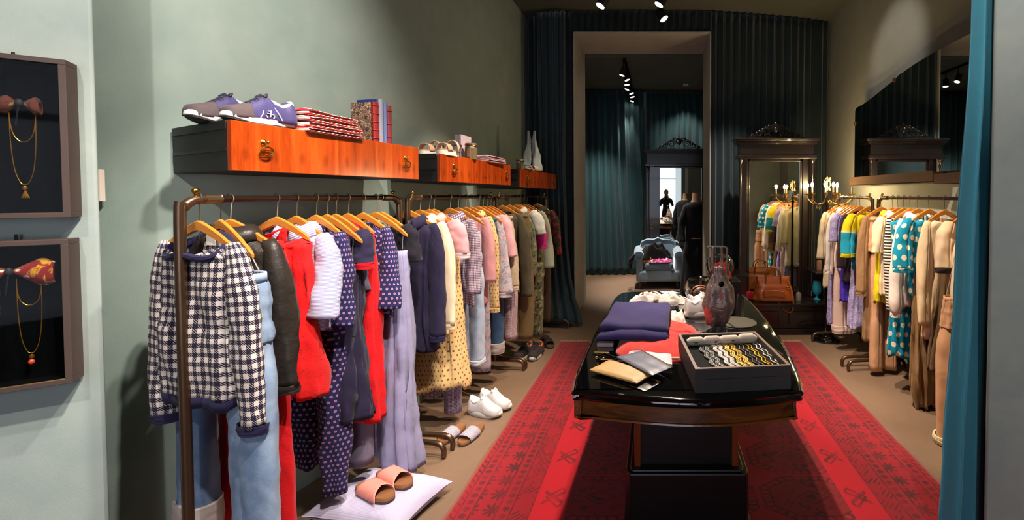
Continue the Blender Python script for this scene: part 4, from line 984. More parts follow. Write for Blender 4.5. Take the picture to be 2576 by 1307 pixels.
garment('polka_dot_blouse', 'teal polka dot blouse with piped short sleeves', 'R2', .63, 13, POLKA, .62, 'tee', (.36, .085, .085, .11, .04), cuff=POLKA, sw=.176, hold='the polka dot blouse', cat='blouse')
garment('trench_coat', 'long tan trench dress reaching nearly to the floor', 'R2', .70, 13, TAN2, 1.0, [(0, .08, .05), (.3, .10, .06), (.8, .105, .07), (1, .07, .06)], top=-.56, shoulder=False, sw=.08, off=.08, hang=False, cat='coat', fold=.02, hemw=.06)
garment('cardigan', 'cream long sleeved cardigan in front of the tan trench dress', 'R2', .79, 13, fab('#dcbf94', 'plain', '#e6cca6'), .90, 'long', (.74, .06, .05, .05, .03), hold='the cream cardigan')
garment('skirt', 'khaki brown pleated skirt hanging below the cream cardigan', 'R2', .90, 13, BROWNS, .72, [(0, .12, .06), (1, .19, .10)], top=-.48, shoulder=False, sw=.12, hang=False, fold=.025)
garment('knit_shirt', 'cream knitted top with dark brown neckband and sleeve edges', 'R2', 1.01, 13, LINEN, .74, 'boxy', (.30, .08, .075, .08, .03), neck=BRJ, cuff=BRJ, nw=.12, nd=.05, hold='the cream top with brown neckband', cat='top')
garment('sweater', 'plain cream sweater half hidden by the teal entrance curtain', 'R2', 1.12, 13, CREAM2, .76, 'boxy', (.72, .062, .05, .05, .02), hold='the plain cream sweater')
trousers('trousers', 'long peach trousers whose turned up ends touch the floor on the right', 'R2', 1.13, 13, PEACH, .925, sw=.09, off=.22, wl=.085, wb=.07, cuff=fab('#e6cfa0', 'plain', '#eed8ac'), cuffh=.05, hang=False, tk=.06, top=-.62, split=.2)
# ------------------------------------------------------------------ footwear
def outline(L, w, n=28, heel=.8):
    """shoe sole outline, toe at +x"""
    pts = []
    for i in range(n):
        a = 2 * PI * i / n; x = math.cos(a); y = math.sin(a)
        ww = w * (1.0 if x > .1 else lerp(heel, 1, max(0, (x + .6) / .7)) if x > -.6 else heel)
        pts.append((L / 2 * se(x, .85), ww / 2 * se(y, .75) + .008 * math.cos(a * 1.0)))
    return pts
def sneaker(label, loc, rz, upper, sole, lace, accent=None, L=.275, group=None, liner='#1c1a26', logo=None, cap=None, outs='#c8c0bc'):
    t = thing('sneaker', label, 'shoe', loc, rz, group)
    oi = outline(L, .100); rise = lambda x: .016 * max(0, x / L - .22) / .28 + .006 * max(0, -x / L - .36) / .14
    m = MB(); m.loft([[(x * k, y * k2, z + rise(x)) for x, y in oi] for z, k, k2 in ((0, .94, .92), (.003, .98, .98), (.010, .99, .99))])
    m.make('outsole', plain(outs, .7), t, sharp=50)
    m = MB(); m.loft([[(x * k, y * k2, z * (1.25 if x < 0 else 1.0) + rise(x)) for x, y in oi] for z, k, k2 in ((.0095, .99, .99), (.013, 1.02, 1.02), (.026, 1.0, 1.0), (.031, .96, .94))])
    m.make('midsole', sole, t, sharp=50)
    # upper: rings across from heel to toe
    prof = [(-.5, .010, .014), (-.485, .030, .060), (-.45, .038, .092), (-.40, .040, .100), (-.30, .040, .082), (-.18, .041, .084), (-.06, .042, .104), (.02, .043, .100), (.12, .045, .080), (.24, .047, .060), (.36, .046, .050), (.44, .038, .044), (.485, .022, .032), (.5, .004, .014)]
    rows = []
    for j in range(37):
        tt = -.5 + j / 36; w, h = interp(prof, tt)
        row = []
        for i in range(19):
            a = PI * i / 18; row.append((tt * L * .96, w * se(math.cos(a), .62), .024 + (h - .0) * se(math.sin(a), .8)))
        rows.append(row)
    up = sheet('upper', rows, [[(j / 36 * L, i / 18 * .2) for i in range(19)] for j in range(37)], upper, t, thick=.004)
    if cap: sheet('toe_cap', [[(x * 1.006 + .001, y * 1.03, .024 + (z - .024) * 1.035) for x, y, z in r_] for r_ in rows[25:]], [[(j * .01, i * .01) for i in range(19)] for j in range(len(rows) - 25)], cap, t, thick=.002)
    ring = [(-.245 * L + .052 * math.cos(q), .027 * math.sin(q), .105 + .012 * math.cos(q) * (1 if math.cos(q) > 0 else -1.1) - .012 * (1 - abs(math.cos(q)))) for q in [2 * PI * i / 24 for i in range(25)]]
    MB().tube(ring, .009, 8, False).make('ankle_collar', plain(accent or liner, .7), t)
    m = MB(); m.ball((-.245 * L, 0, .098), .044, 14, (1.05, .60, .14)); m.make('opening', plain(liner, .8), t)
    MB().tube([(-.41 * L, 0, .10), (-.43 * L, 0, .118), (-.425 * L, 0, .130)], [.020, .020, .012], 10, flat=.6).make('heel_lining', plain(accent or liner, .8), t)
    m = MB(); m.tube([(-.07 * L, 0, .132), (-.02 * L, 0, .124), (.10 * L, 0, .103), (.18 * L, 0, .092)], [.017, .020, .019, .014], 8, flat=.4); m.make('tongue', lace, t)
    m = MB()
    for k in range(6):
        x = -.03 * L + k * .034 * L; z = .124 - k * .0062
        m.tube(spline([(x - .005, -.030, z - .016), (x, -.015, z + .003), (x + .006, .015, z + .004), (x + .011, .030, z - .018)], 3), .0046, 6)
    for sg in (1, -1):
        m.tube(spline([(-.04 * L, sg * .003, .130), (-.06 * L, sg * .018, .140), (-.01 * L, sg * .026, .128), (-.02 * L, sg * .004, .131)], 4), .0042, 6)
    m.make('laces', lace, t)
    if logo is not None:
        m = MB()
        for s_ in (-1, 1):
            for (x0, z0, x1, z1) in ((-.055, .034, -.03, .085), (.03, .032, .012, .074)): m.tube([(x0, s_ * .0455, z0), ((x0 + x1) / 2, s_ * .0475, (z0 + z1) / 2 - .004), (x1, s_ * .037, z1)], .0035, 6, flat=.5)
            for pts in ([(-.022, .052), (.004, .056)], [(-.006, .042), (-.012, .072)], [(-.018, .036), (-.022, .046)], [(.004, .036), (.010, .046)], [(-.01, .064), (.0, .066)]):
                m.tube([(x, s_ * (.0495 - (z - .04) * .12), z) for x, z in pts], .003, 6, flat=.5)
        m.make('side_emblem', logo, t)
    return t
def wedge(L):
    vs = [(-L * .47, -.036, .02), (-L * .47, .036, .02), (L * .1, .042, .02), (L * .1, -.042, .02), (-L * .49, -.037, .036), (-L * .49, .037, .036), (L * .1, .042, .026), (L * .1, -.042, .026)]
    return vs, [(0, 1, 2, 3), (4, 7, 6, 5), (0, 4, 5, 1), (1, 5, 6, 2), (2, 6, 7, 3), (3, 7, 4, 0)]
def sandal(label, loc, rz, strap, group=None, cross=True, L=.25, sole='#5b3a26', foot='#8a5a34', tiltm=None, second=None):
    t = thing('sandal', label, 'sandal', loc, rz, group)
    if tiltm: t.rotation_euler = (tiltm[0], tiltm[1], rz)
    oi = outline(L, .092, heel=.82)
    m = MB(); m.loft([[(x * k, y * k, z) for x, y in oi] for z, k in ((0, .98), (.003, 1), (.012, 1))]); m.make('sole', plain('#4a3c3a', .7), t, sharp=50)
    m = MB(); m.loft([[(x * k, y * k, z) for x, y in oi] for z, k in ((.0122, 1), (.024, 1.0), (.028, .97), (.026, .9), (.024, .5))]); m.make('footbed', plain(foot, .75, bump=.3, var=.15), t, sharp=50)
    bands = [((.075, .045), (-.035, -.010)), ((-.035, -.010), (.075, .045))] if cross else [((-.02, -.02), (.08, .08))]
    if cross:
        for n_, (f0, f1, g0, g1) in enumerate(((.085, -.01, .02, -.075), (.02, -.075, .085, -.01))):
            # strap from the -y side to the +y side; x of front edge / back edge at both ends
            def fn(u, v, f0=f0, f1=f1, g0=g0, g1=g1, n_=n_):
                a = PI * u; x = lerp(lerp(f0, f1, v), lerp(g0, g1, v), u)
                return (x, -.049 * math.cos(a) * 1.0, .012 + (.050 + .003 * n_) * se(math.sin(a), .7))
            r_, u_ = puresheet(fn, 20, 8, .14, .095)
            sheet('strap', r_, u_, strap, t, thick=.003)
    else:
        def fn(u, v):
            a = PI * u; return (lerp(-.025, .075, v) + .01 * math.sin(a), -.049 * math.cos(a), .012 + lerp(.052, .040, v) * se(math.sin(a), .7))
        r_, u_ = puresheet(fn, 20, 8, .14, .10); sheet('strap', r_, u_, strap, t, thick=.003)
    return t
ZF = 0.0
# cushion on the floor, sandals resting on it
C1 = Vector((-1.43, 2.30, 0))
def cushion(name, label, loc, rz, w, l, h, mat, trim=None):
    t = thing(name, label, 'cushion', loc, rz)
    def grid(sg):
        rows = []
        for j in range(25):
            row = []
            for i in range(25):
                u, v = -1 + i / 12, -1 + j / 12
                pin = 1 - .10 * (1 - abs(u) ** 2.0) * abs(v) ** 3; pin2 = 1 - .10 * (1 - abs(v) ** 2.0) * abs(u) ** 3
                k = max(0, (1 - u ** 4) * (1 - v ** 4)) ** .55
                row.append((u * w / 2 * pin2, v * l / 2 * pin, h / 2 + sg * (h / 2 * k) + .006 * nz(u * 2, v * 2, sg)))
            rows.append(row)
        return rows
    uvs = [[(i / 24 * w, j / 24 * l) for i in range(25)] for j in range(25)]
    a, b = grid(1), grid(-1)
    vs = [p for r in a for p in r] + [p for r in b for p in r]
    fs = [(j * 25 + i, j * 25 + i + 1, (j + 1) * 25 + i + 1, (j + 1) * 25 + i) for j in range(24) for i in range(24)]
    fs2 = [tuple(625 + q for q in f[::-1]) for f in fs]
    mesh('cover', vs, fs + fs2, mat, t, uvs=[p for r in uvs for p in r] * 2, sharp=0)
    if trim: pass
    return t
cushion('floor_cushion', 'pale lilac square cushion lying on the floor under the pink sandals', (-1.40, 2.185, .0), R(-12), .54, .38, .12, fab('#b8b0cc', 'stripe', '#c4bdd6', s=.006))
PSTR = fab('#e4786c', 'stripe', '#f0a898', s=.004, rough=.5)
sandal('pink cross strap sandal lying on the lilac cushion, nearer one of its pair', (-1.395, 2.125, .118), R(-27), PSTR, 'pink cross strap sandals')
sandal('pink cross strap sandal lying on the lilac cushion, farther one of its pair', (-1.36, 2.225, .118), R(-29), PSTR, 'pink cross strap sandals')
SSTR = fab('#5a4a64', 'stripe', '#ded4e0', s=.006, rough=.6)
sandal('striped slide sandal on the floor, the one closer to the clothes', (-1.36, 2.86, 0), R(-108), SSTR, 'striped slide sandals', cross=False)
sandal('striped slide sandal on the floor, the one closer to the rug', (-1.225, 2.86, 0), R(-104), SSTR, 'striped slide sandals', cross=False)
WS = fab('#d8d4d4', 'plain', '#e2dede', rough=.6); WL = plain('#e4e0e0', .6)
sneaker('white sneaker on the floor beside the striped slides, nearer of its pair', (-1.25, 3.14, 0), R(-18), WS, plain('#d6d2d0', .6), WL, '#dcd8d8', group='white sneakers')
sneaker('white sneaker on the floor beside the striped slides, farther of its pair', (-1.215, 3.25, 0), R(-20), WS, plain('#d6d2d0', .6), WL, '#dcd8d8', group='white sneakers')
KS = fab('#2c2628', 'plain', '#383032')
sneaker('black sneaker with orange tab on the floor by the rug, left of its pair', (-1.31, 4.27, 0), R(-112), KS, plain('#c8c0b8', .6), plain('#1a1718', .7), '#c05a1c', L=.25, group='black sneakers with orange tabs')
sneaker('black sneaker with orange tab on the floor by the rug, right of its pair', (-1.19, 4.27, 0), R(-100), KS, plain('#c8c0b8', .6), plain('#1a1718', .7), '#c05a1c', L=.25, group='black sneakers with orange tabs')
sandal('brown sandal on the floor behind the black sneakers', (-1.15, 4.62, 0), R(-70), plain('#2a1c18', .6), 'brown sandals', foot='#5a3a28')
sandal('brown sandal on the floor behind the black sneakers, close to the curtain', (-1.22, 4.72, 0), R(-80), plain('#2a1c18', .6), 'brown sandals', foot='#5a3a28')

# ------------------------------------------------------------------ things on the drawer shelves
ZT = 1.884
PU = fab('#3a3460', 'plain', '#46406c', rough=.5)
sneaker('dark purple running shoe with white side emblem on the shelf edge', (-1.665, 1.845, ZT), R(-104), PU, plain('#d8d0cc', .6), plain('#2a2836', .7), '#d8d4d8', logo=plain('#dcd8e0', .5), cap=fab('#4a3e40', 'plain', '#564a4c'), outs='#2a2424', group='purple running shoes')
sneaker('dark purple running shoe farther back on the shelf', (-1.80, 1.83, ZT), R(-98), PU, plain('#d8d0cc', .6), plain('#2a2836', .7), '#d8d4d8', logo=plain('#dcd8e0', .5), cap=fab('#4a3e40', 'plain', '#564a4c'), outs='#2a2424', group='purple running shoes')
RST = fab('#c8182c', 'stripe', '#ecdcc8', s=.024)
def folded(name, label, loc, rz, w, d, h, mat, cat, group=None, layers=3, seed=1, soft=.01, droop=0):
    t = thing(name, label, cat, loc, rz, group)
    for k in range(layers):
        hh = h / layers; m = MB(); rows = []; z0 = k * hh; uvs = []
        ww, dd = w * (1 - .03 * k), d * (1 - .03 * k)
        prof = [(-1, .5), (-.98, .15), (-.9, 0), (.9, 0), (.99, .2), (1.0, .5), (.98, .85), (.9, 1), (0, 1.02), (-.9, 1), (-.99, .8), (-1, .5)]
        L_ = 0
        for i, (a, b) in enumerate(prof):
            row = []; uv = []
            if i: L_ += math.hypot((a - prof[i - 1][0]) * ww / 2, (b - prof[i - 1][1]) * hh)
            for j in range(17):
                v = -1 + j / 8
                e = 1 - .5 * max(0, abs(v) - .8) / .2
                x = a * ww / 2 + soft * nz(v * 2, k + seed, a); y = v * dd / 2 + soft * nz(a * 2, k * 3 + seed, v)
                z = z0 + hh * (.5 + (b - .5) * e) + soft * .6 * nz(a * 1.5 + seed, v * 1.5, k) * (1 if b > .5 else .3)
                row.append((x, y, max(.0015, z) - droop * max(0, a) ** 2)); uv.append((y + 1, L_))
            rows.append(row); uvs.append(uv)
        sheet('fold_layer', rows, uvs, mat, t, thick=.002)
    return t
f1 = folded('folded_sweater', 'lower folded red and cream striped sweater on the drawer shelf', (-1.655, 2.13, ZT), R(80), .30, .26, .05, RST, 'sweater', 'folded striped sweaters', 2, 3, .016)
f2 = folded('folded_sweater', 'upper folded red and cream striped sweater with small yellow emblem', (-1.66, 2.12, ZT + .052), R(82), .28, .25, .05, RST, 'sweater', 'folded striped sweaters', 2, 8, .016)
m = MB()
for k, (x, y, r_) in enumerate(((0, 0, .010), (.014, .004, .008), (.028, .0, .007), (-.012, .006, .007), (.02, -.008, .005), (.006, -.010, .005))): m.ball((x - .05, y, .058), r_, 8, (1.2, .8, .25))
m.make('emblem', plain('#c08420', .6), f2)
def book(label, loc, rz, w, h, d, cover, spine, bands=0, group='old books on the drawer shelf', marble=False):
    """spine faces local -y; w thickness along x, d depth along y"""
    t = thing('book', label, 'book', loc, rz, group)
    cv = cover
    m = MB(); m.box(0, .003, 0, d, 0, h); m.box(w - .003, w, 0, d, 0, h); m.make('cover', cv, t, smooth=False, bevel=.001)
    m = MB(); rows = [[(w / 2 - w / 2 * math.cos(PI * i / 10) , -.008 * math.sin(PI * i / 10), z) for i in range(11)] + [(w, .012, z), (0, .012, z)] for z in (0, h)]
    m.loft(rows); m.make('spine', spine, t, sharp=50)
    MB().box(.003, w - .003, .006, d - .004, .004, h - .004).make('page_block', plain('#b8a888', .9, var=.15), t, smooth=False)
    if bands:
        for k in range(bands):
            z = h * (k + .6) / bands
            MB().tube([(w / 2 - (w / 2 + .001) * math.cos(PI * i / 10), -.009 * math.sin(PI * i / 10), z) for i in range(11)], .003, 6).make('raised_band', plain('#8a2018', .5), t)
    return t
MARB = NT('marbled_paper'); MARB.bsdf(Base_Color=MARB.ramp(MARB.noise(55, 5, MARB.obj(), .75, 2.0), [(.42, '#2a1812'), (.5, '#6a4a38'), (.6, '#c8a890')]), Roughness=.6); MARB = MARB.m
bx, by = -1.62, 2.42
for lab, off, w, h, cov, sp, b in (('old book with brown marbled boards and red spine, front of the row', 0, .035, .225, MARB, plain('#8c1c18', .5, var=.2), 5),
        ('tall blue book behind the marbled one', .04, .028, .250, plain('#1c2c74', .6, var=.15), plain('#8a8898', .6, var=.3), 0),
        ('thin blue book with worn paper spine near the end of the row', .073, .022, .235, plain('#1c3480', .6, var=.15), plain('#5c6a94', .7, var=.3), 0),
        ('dark red book closing the row of old books', .099, .03, .225, plain('#6a1420', .6, var=.15), plain('#7c2430', .6, var=.3), 3)):
    book(lab, (bx + .07 + off * .16, by - .02 + off, ZT), R(76), w, h, .15, cov, sp, b)
# second shelf
Z2 = 1.872
BEI = plain('#b8967c', .5)
def strap_sandal(label, loc, rz, group):
    t = thing('sandal', label, 'sandal', loc, rz, group)
    oi = outline(.25, .09)
    m = MB(); m.loft([[(x, y, z) for x, y in oi] for z in (0, .03)]); m.make('sole', plain('#d4ccc4', .6), t, sharp=50)
    m = MB(); m.loft([[(x * .98, y * .98, z) for x, y in oi] for z in (.0302, .04)]); m.make('footbed', BEI, t, sharp=50)
    for x0, x1, hh in ((.02, .075, .055), (-.075, -.045, .085)):
        r_, u_ = puresheet(lambda u, v: (lerp(x0, x1, v), -.046 * math.cos(PI * u), .03 + hh * se(math.sin(PI * u), .7)), 18, 4, .1, .05)
        sheet('strap', r_, u_, BEI, t, thick=.005)
    MB().tube(spline([(-.06, -.046, .05), (-.11, -.03, .085), (-.122, 0, .09), (-.11, .03, .085), (-.06, .046, .05)], 5), .011, 8, flat=.4).make('heel_strap', plain('#1c1614', .5), t)
    return t
strap_sandal('beige strapped sandal on the second drawer shelf, nearer of its pair', (-1.46, 3.07, Z2), R(-95), 'beige sandals on the second shelf')
strap_sandal('beige strapped sandal on the second drawer shelf, the one by the wall', (-1.60, 3.10, Z2), R(-95), 'beige sandals on the second shelf')
t = thing('shoe_box', 'pale pink lilac box standing upright behind the lidded jar', 'box', (-1.50, 3.46, Z2), R(87))
MB().box(-.09, .07, 0, .05, 0, .19).make('box_body', plain('#b8a4b0', .6), t, smooth=False, bevel=.003)
MB().box(-.093, .073, -.004, .012, -.0, .193).make('lid', plain('#c8b0bc', .6), t, smooth=False, bevel=.003)
def jar(label, loc, r, h, group=None, content='#a08a60'):
    t = thing('glass_jar', label, 'jar', loc, 0, group)
    MB().lathe([(.001, .002), (r * .86, .002), (r * .9, .01), (r * .9, h * .7), (.001, h * .7)], n=24).make('contents', plain(content, .7), t)
    MB().lathe([(.001, 0), (r * .96, 0), (r, .006), (r, h * .78), (r * .85, h * .84), (r * .85, h * .88), (.001, h * .88)], n=28).make('glass_body', CLEAR, t)
    MB().lathe([(.001, h * .88), (r * .95, h * .88), (r, h * .9), (r, h * .96), (r * .9, h), (.001, h)], n=28).make('lid', plain('#7d6c58', .4, .5), t)
    MB().tube([(r * 1.02 * math.cos(a), r * 1.02 * math.sin(a), h * .86) for a in [2 * PI * i / 24 for i in range(25)]], .002, 6, False).make('wire_clip', BRASS, t)
    MB().box(-.012, .012, -r - .003, -r, h * .15, h * .6).make('tag', plain('#9a6a3a', .7), t, smooth=False)
    return t
jar('lidded glass jar with a small brown tag in front of the pink box', (-1.43, 3.38, Z2), .045, .125)
folded('folded_cloth', 'folded pale pink cloth at the end of the second drawer shelf', (-1.46, 3.76, Z2), R(84), .32, .2, .055, fab('#dcb0b4', 'plain', '#e8c4c4'), 'cloth', None, 2, 4)
Z3 = 1.857
jar('glass jar with round stopper on the third drawer shelf', (-1.41, 4.52, Z3), .04, .11, content='#8a8468')
sandal('pale sandal lying on the third drawer shelf, the nearer one', (-1.38, 4.68, Z3), R(-80), IVORY_S := plain('#c0a890', .6), 'pale sandals on the third shelf', foot='#b09880')
sandal('pale sandal lying on the third drawer shelf beside the grey cloth', (-1.36, 4.86, Z3), R(-100), IVORY_S, 'pale sandals on the third shelf', foot='#b09880')
# grey crumpled scarf draped from a slim two armed stand
t = thing('draped_scarf_stand', 'thin stand draped with a pale grey cloth on the third drawer shelf', 'stand', (-1.42, 4.98, Z3))
m = MB(); m.lathe([(.001, 0), (.05, 0), (.05, .006), (.006, .01), (.006, .34), (.001, .345)], n=16)
for k in (-1, 1): m.tube(spline([(0, 0, .32), (k * .025, 0, .37), (k * .035, 0, .47)], 4), .005, 6)
m.make('stand', plain('#3a3630', .4, .6), t)
rows = []; uvs = []
GC = fab('#9aa09c', 'plain', '#aab0ac')
for k in (-1, 1):
    path = [(k * .036, 0, .47), (k * .03, 0, .36), (k * .045, 0, .24), (k * .055, -.01, .12), (k * .06, -.03, .015)]
    tube_cloth(path, [(0, .012, .01), (.3, .02, .014), (.55, .038, .03), (1, .06, .05)], GC, 'grey_cloth', t, .2, 24, k, .012)
m = MB()
for k in range(7): m.ball((.04 * math.cos(k * .9) + .04, .035 * math.sin(k * .9) - .03, .014), .02, 8, (1.3, 1, .7))
m.make('cloth_foot', GC, t)

# ------------------------------------------------------------------ things on the shop table
TZ = .7605
def pouch(label, pts, z, h, mat, cat='clutch bag', group='leather pouches on the table', zipm=None, name='leather_pouch'):
    c = Vector((sum(p[0] for p in pts) / 4, sum(p[1] for p in pts) / 4, z))
    t = thing(name, label, cat, c, 0, group)
    P = [Vector((p[0], p[1], 0)) - Vector((c.x, c.y, 0)) for p in pts]; rows = []
    vs = []; N = 16
    for sg in (1, -1):
        for j in range(N + 1):
            for i in range(N + 1):
                u, v = i / N, j / N
                p = P[0].lerp(P[1], u).lerp(P[3].lerp(P[2], u), v)
                k = max(0, (1 - (2 * u - 1) ** 6) * (1 - (2 * v - 1) ** 6)) ** .5
                vs.append((p.x, p.y, h / 2 + sg * h / 2 * (.25 + .75 * k) + .0025 * nz(u * 3, v * 3, z * 9) * (sg > 0)))
    n = (N + 1) ** 2; fs = []
    for j in range(N):
        for i in range(N):
            a = j * (N + 1) + i; q = (a, a + 1, a + N + 2, a + N + 1); fs.append(q); fs.append(tuple(n + k for k in q[::-1]))
    b = [i for i in range(N + 1)] + [(j + 1) * (N + 1) - 1 + 0 for j in range(1, N + 1)] + [n - 1 - i for i in range(1, N + 1)] + [n - (N + 1) - j * (N + 1) for j in range(1, N)]
    for i in range(len(b)): q = b[i]; w_ = b[(i + 1) % len(b)]; fs.append((q, q + n, w_ + n, w_))
    mesh('pouch_body', vs, fs, mat, t, sharp=50)
    e0, e1 = P[3], P[2]
    m = MB(); m.tube([e0 * .98 + Vector((0, 0, h * .62)), e1 * .98 + Vector((0, 0, h * .62))], .0035, 6); m.make('zip', zipm or BRASS, t)
    m = MB(); q = e0 * 1.02; m.tube(spline([(q.x, q.y, h * .6), (q.x - .02, q.y + .012, .008), (q.x - .045, q.y + .018, .006)], 3), .003, 6, flat=.5); m.make('zip_pull', mat, t)
    return t
pouch('black flat pouch under the tan pouch at the table corner', [(-.26, 2.0), (-.05, 1.845), (.02, 1.93), (-.16, 2.12)], TZ, .006, plain('#0b0a0a', .3), cat='clutch bag')
pouch('tan leather pouch at the near left corner of the table', [(-.315, 2.03), (-.085, 1.885), (-.02, 1.985), (-.235, 2.155)], TZ + .008, .022, plain('#c9a062', .5, bump=.2, var=.05))
gp = pouch('grey blue leather pouch with tiny gold lettering beside the tan one', [(-.20, 2.15), (-.02, 1.925), (.075, 2.02), (-.075, 2.235)], TZ + .030, .014, plain('#5c5f78', .4, bump=.05, var=.05))
m = MB(); Mt = Matrix.Translation((-.01, .055, .0143)) @ Matrix.Rotation(R(-38), 4, 'Z')
for k, (w_, h_) in enumerate(((.003, .006), (.004, .004), (.003, .004), (.004, .006), (.003, .004), (.004, .004))): m.box(k * .0055, k * .0055 + w_, 0, h_, 0, .0008, Mt)
m.make('lettering', BRASS, gp, smooth=False)
pouch('white leather pouch partly under the grey blue one', [(-.15, 2.19), (.075, 2.09), (.075, 2.23), (-.14, 2.285)], TZ + .016, .012, plain('#d4d0dc', .4, var=.03))
def crumple(name, label, cat, c, rx, ry, h, mat, seed=1, rz=0, group=None, flatn=.5, kind2='cloth_body', amp=.35, freq=2.2):
    t = thing(name, label, cat, c, rz, group)
    rows = []; uvs = []
    for j in range(27):
        row = []; uv = []
        rr = j / 26
        for i in range(61):
            a = 2 * PI * i / 60; e = 1 + .22 * nz(math.cos(a) * 1.5, math.sin(a) * 1.5, seed)
            x, y = rx * rr * se(math.cos(a), flatn) * e, ry * rr * se(math.sin(a), flatn) * e
            z = h * (1 - rr ** 4) + h * amp * (nz(x / rx * freq, y / ry * freq, seed) + .5 * nz(x / rx * 2.4 * freq, y / ry * 2.4 * freq, seed + 4)) * (1 - rr ** 6)
            row.append((x, y, max(.002 + .002 * (1 - rr), z))); uv.append((x + 1, y + 1))
        rows.append(row); uvs.append(uv)
    sheet(kind2, rows, uvs, mat, t, thick=.003)
    return t
s1 = crumple('red_sweater', 'red and coral knitted sweater under the folded navy trousers', 'sweater', (.01, 2.52, TZ), .25, .34, .05, fab('#d01420', 'plain', '#e43c24', rough=.9, sheen=.4), 5, amp=.3, flatn=.65)
def drape(name, label, cat, c, rz, w, d, h, mat, fold_n=2, parent_name='fabric', seed=2):
    t = thing(name, label, cat, c, rz)
    N = 22
    for k in range(fold_n):
        def fn(u, v):
            x, y = (u - .5) * w * (1 - .02 * k), (v - .5) * d * (1 - .10 * k) + .04 * k * d
            e = max(0, (abs(2 * v - 1) - .85) / .15); e2 = max(0, (abs(2 * u - 1) - .93) / .07)
            z = h * (k + 1) / fold_n * 1.0 + .014 * nz(u * 3, v * 3, seed + k) + .006 * math.sin(v * 9 + u * 2 + k)
            z -= (h / fold_n * .9) * max(e * e, e2 * e2 * .8)
            return (x, y, z)
        r_, u_ = puresheet(fn, N, N, w, d)
        sheet(parent_name, r_, u_, mat, t, thick=.004)
    return t
drape('folded_trousers', 'navy purple trousers folded flat on the red sweater', 'trousers', (-.115, 2.70, TZ + .045), R(-3), .40, .68, .06, fab('#2e2858', 'plain', '#3a3268', rough=.9), 2)
pouch('small folded white cloth ends sticking out beyond the purple trousers', [(-.24, 3.05), (.10, 3.05), (.10, 3.12), (-.24, 3.12)], TZ, .05, WHITE, 'cloth', None, name='white_cloth')
m = MB(); m.box(-.33, -.24, 2.395, 2.43, TZ + .0005, TZ + .022); o = m.make('price_tag', plain('#cfc4c0', .7), None, smooth=False, bevel=.002); tag(o, 'small white price tag beside the navy trousers at the table edge', 'tag')
m = MB(); m.box(.02, .115, 2.19, 2.205, TZ + .0005, TZ + .018); o = m.make('price_tag', plain('#dccfae', .7), None, smooth=False, bevel=.002); tag(o, 'cream card tag in front of the red sweater', 'tag')
t = thing('necklace', 'chain necklace with gold pendants on the table by the tan pouch', 'necklace', (-.25, 2.24, TZ))
MB().tube(spline([(-.09, .05, .004), (-.05, .03, .004), (-.02, .045, .004), (.03, .0, .004), (.05, -.02, .004), (.02, -.04, .004), (-.03, -.03, .004), (-.07, .0, .004)], 6), .0025, 6).make('chain', BLACK, t)
for m in (MB().ball((-.055, -.035, .011), .010, 10), MB().ball((-.02, -.04, .009), .008, 10), MB().tube([(-.08, .055, .006), (.0, .05, .006)], .005, 8)): m.make('pendant', BRASS, t)
# white scarf pile and white shoes farther back
crumple('white_scarf', 'white scarf with brown pattern gathered at the far end of the table', 'scarf', (.01, 3.42, TZ), .23, .11, .05, fab('#dcd2cc', 'floral', '#e4dcd8', '#5c4038', s=.08), 9, amp=.8, freq=3)
MB().box(-.09, .16, 3.20, 3.34, TZ, TZ + .02).make('scarf_box', GLOSSB, None, smooth=False, bevel=.002)
tag(bpy.data.objects['scarf_box'], 'flat glossy black box under the white scarf', 'box')
sneaker('white sneaker standing on the table behind the silver bag, nearer of its pair', (.32, 3.02, TZ), R(14), WS, plain('#dedad8', .5), WL, '#e0dcdc', group='white sneakers on the table')
sneaker('white sneaker standing on the table behind the silver bag, farther of its pair', (.34, 3.15, TZ), R(24), WS, plain('#dedad8', .5), WL, '#e0dcdc', group='white sneakers on the table')
crumple('white_cloth_bow', 'knotted white cloth on the table beside the white sneakers', 'cloth', (.13, 2.92, TZ), .06, .10, .045, WHITE, 12, amp=.7)
# bag stand with metallic bag
SILV = NT('metallic_leather'); o = SILV.obj(); n1 = SILV.noise(14, 4, o, .6, .8)
SILV.bsdf(Base_Color=SILV.ramp(n1, [(.3, '#7a6a66'), (.7, '#a8968f')]), Roughness=.36, Metallic=.6); SILV.bump(n1, .8, .02); SILV = SILV.m
t = thing('bag_stand', 'dark metal bag stand with round grey base on the table', 'stand', (.53, 2.86, TZ))
MB().lathe([(.001, 0), (.125, 0), (.127, .003), (.125, .006), (.001, .0065)], n=40).make('round_base', plain('#6f6a60', .35, .6), t)
MB().tube(spline([(-.07, 0, .006), (-.07, 0, .3), (-.07, 0, .47), (-.075, 0, .495), (-.10, 0, .50), (-.20, 0, .50)], 6), .007, 10).make('pole', plain('#8a8078', .25, .9), t)
t = thing('silver_bag', 'dark silver metallic slouchy bag hanging from the bag stand', 'handbag', (.375, 2.70, TZ + .03), R(6))
rows = []; uvs = []
pr = [(0, .055, .04), (.1, .072, .055), (.35, .098, .07), (.6, .082, .06), (.8, .05, .04), (.92, .03, .025), (1, .025, .02)]
for j in range(31):
    tt = j / 30; w, d = interp(pr, tt); row = []; uv = []
    for i in range(41):
        a = 2 * PI * i / 40; g = .008 * math.sin(5 * a + 3 * tt) + .008 * nz(math.cos(a) * 2, math.sin(a) * 2, tt * 4)
        row.append(((w + g) * math.cos(a) + .015 * math.sin(tt * 3), (d + g) * math.sin(a), .004 + .36 * tt)); uv.append((i / 40 * .5, tt * .4))
    rows.append(row); uvs.append(uv)
sheet('bag_body', rows, uvs, SILV, t, thick=.003)
m = MB(); m.ball((0, 0, .03), .05, 14, (1.1, .8, .5)); m.make('bag_base', SILV, t)
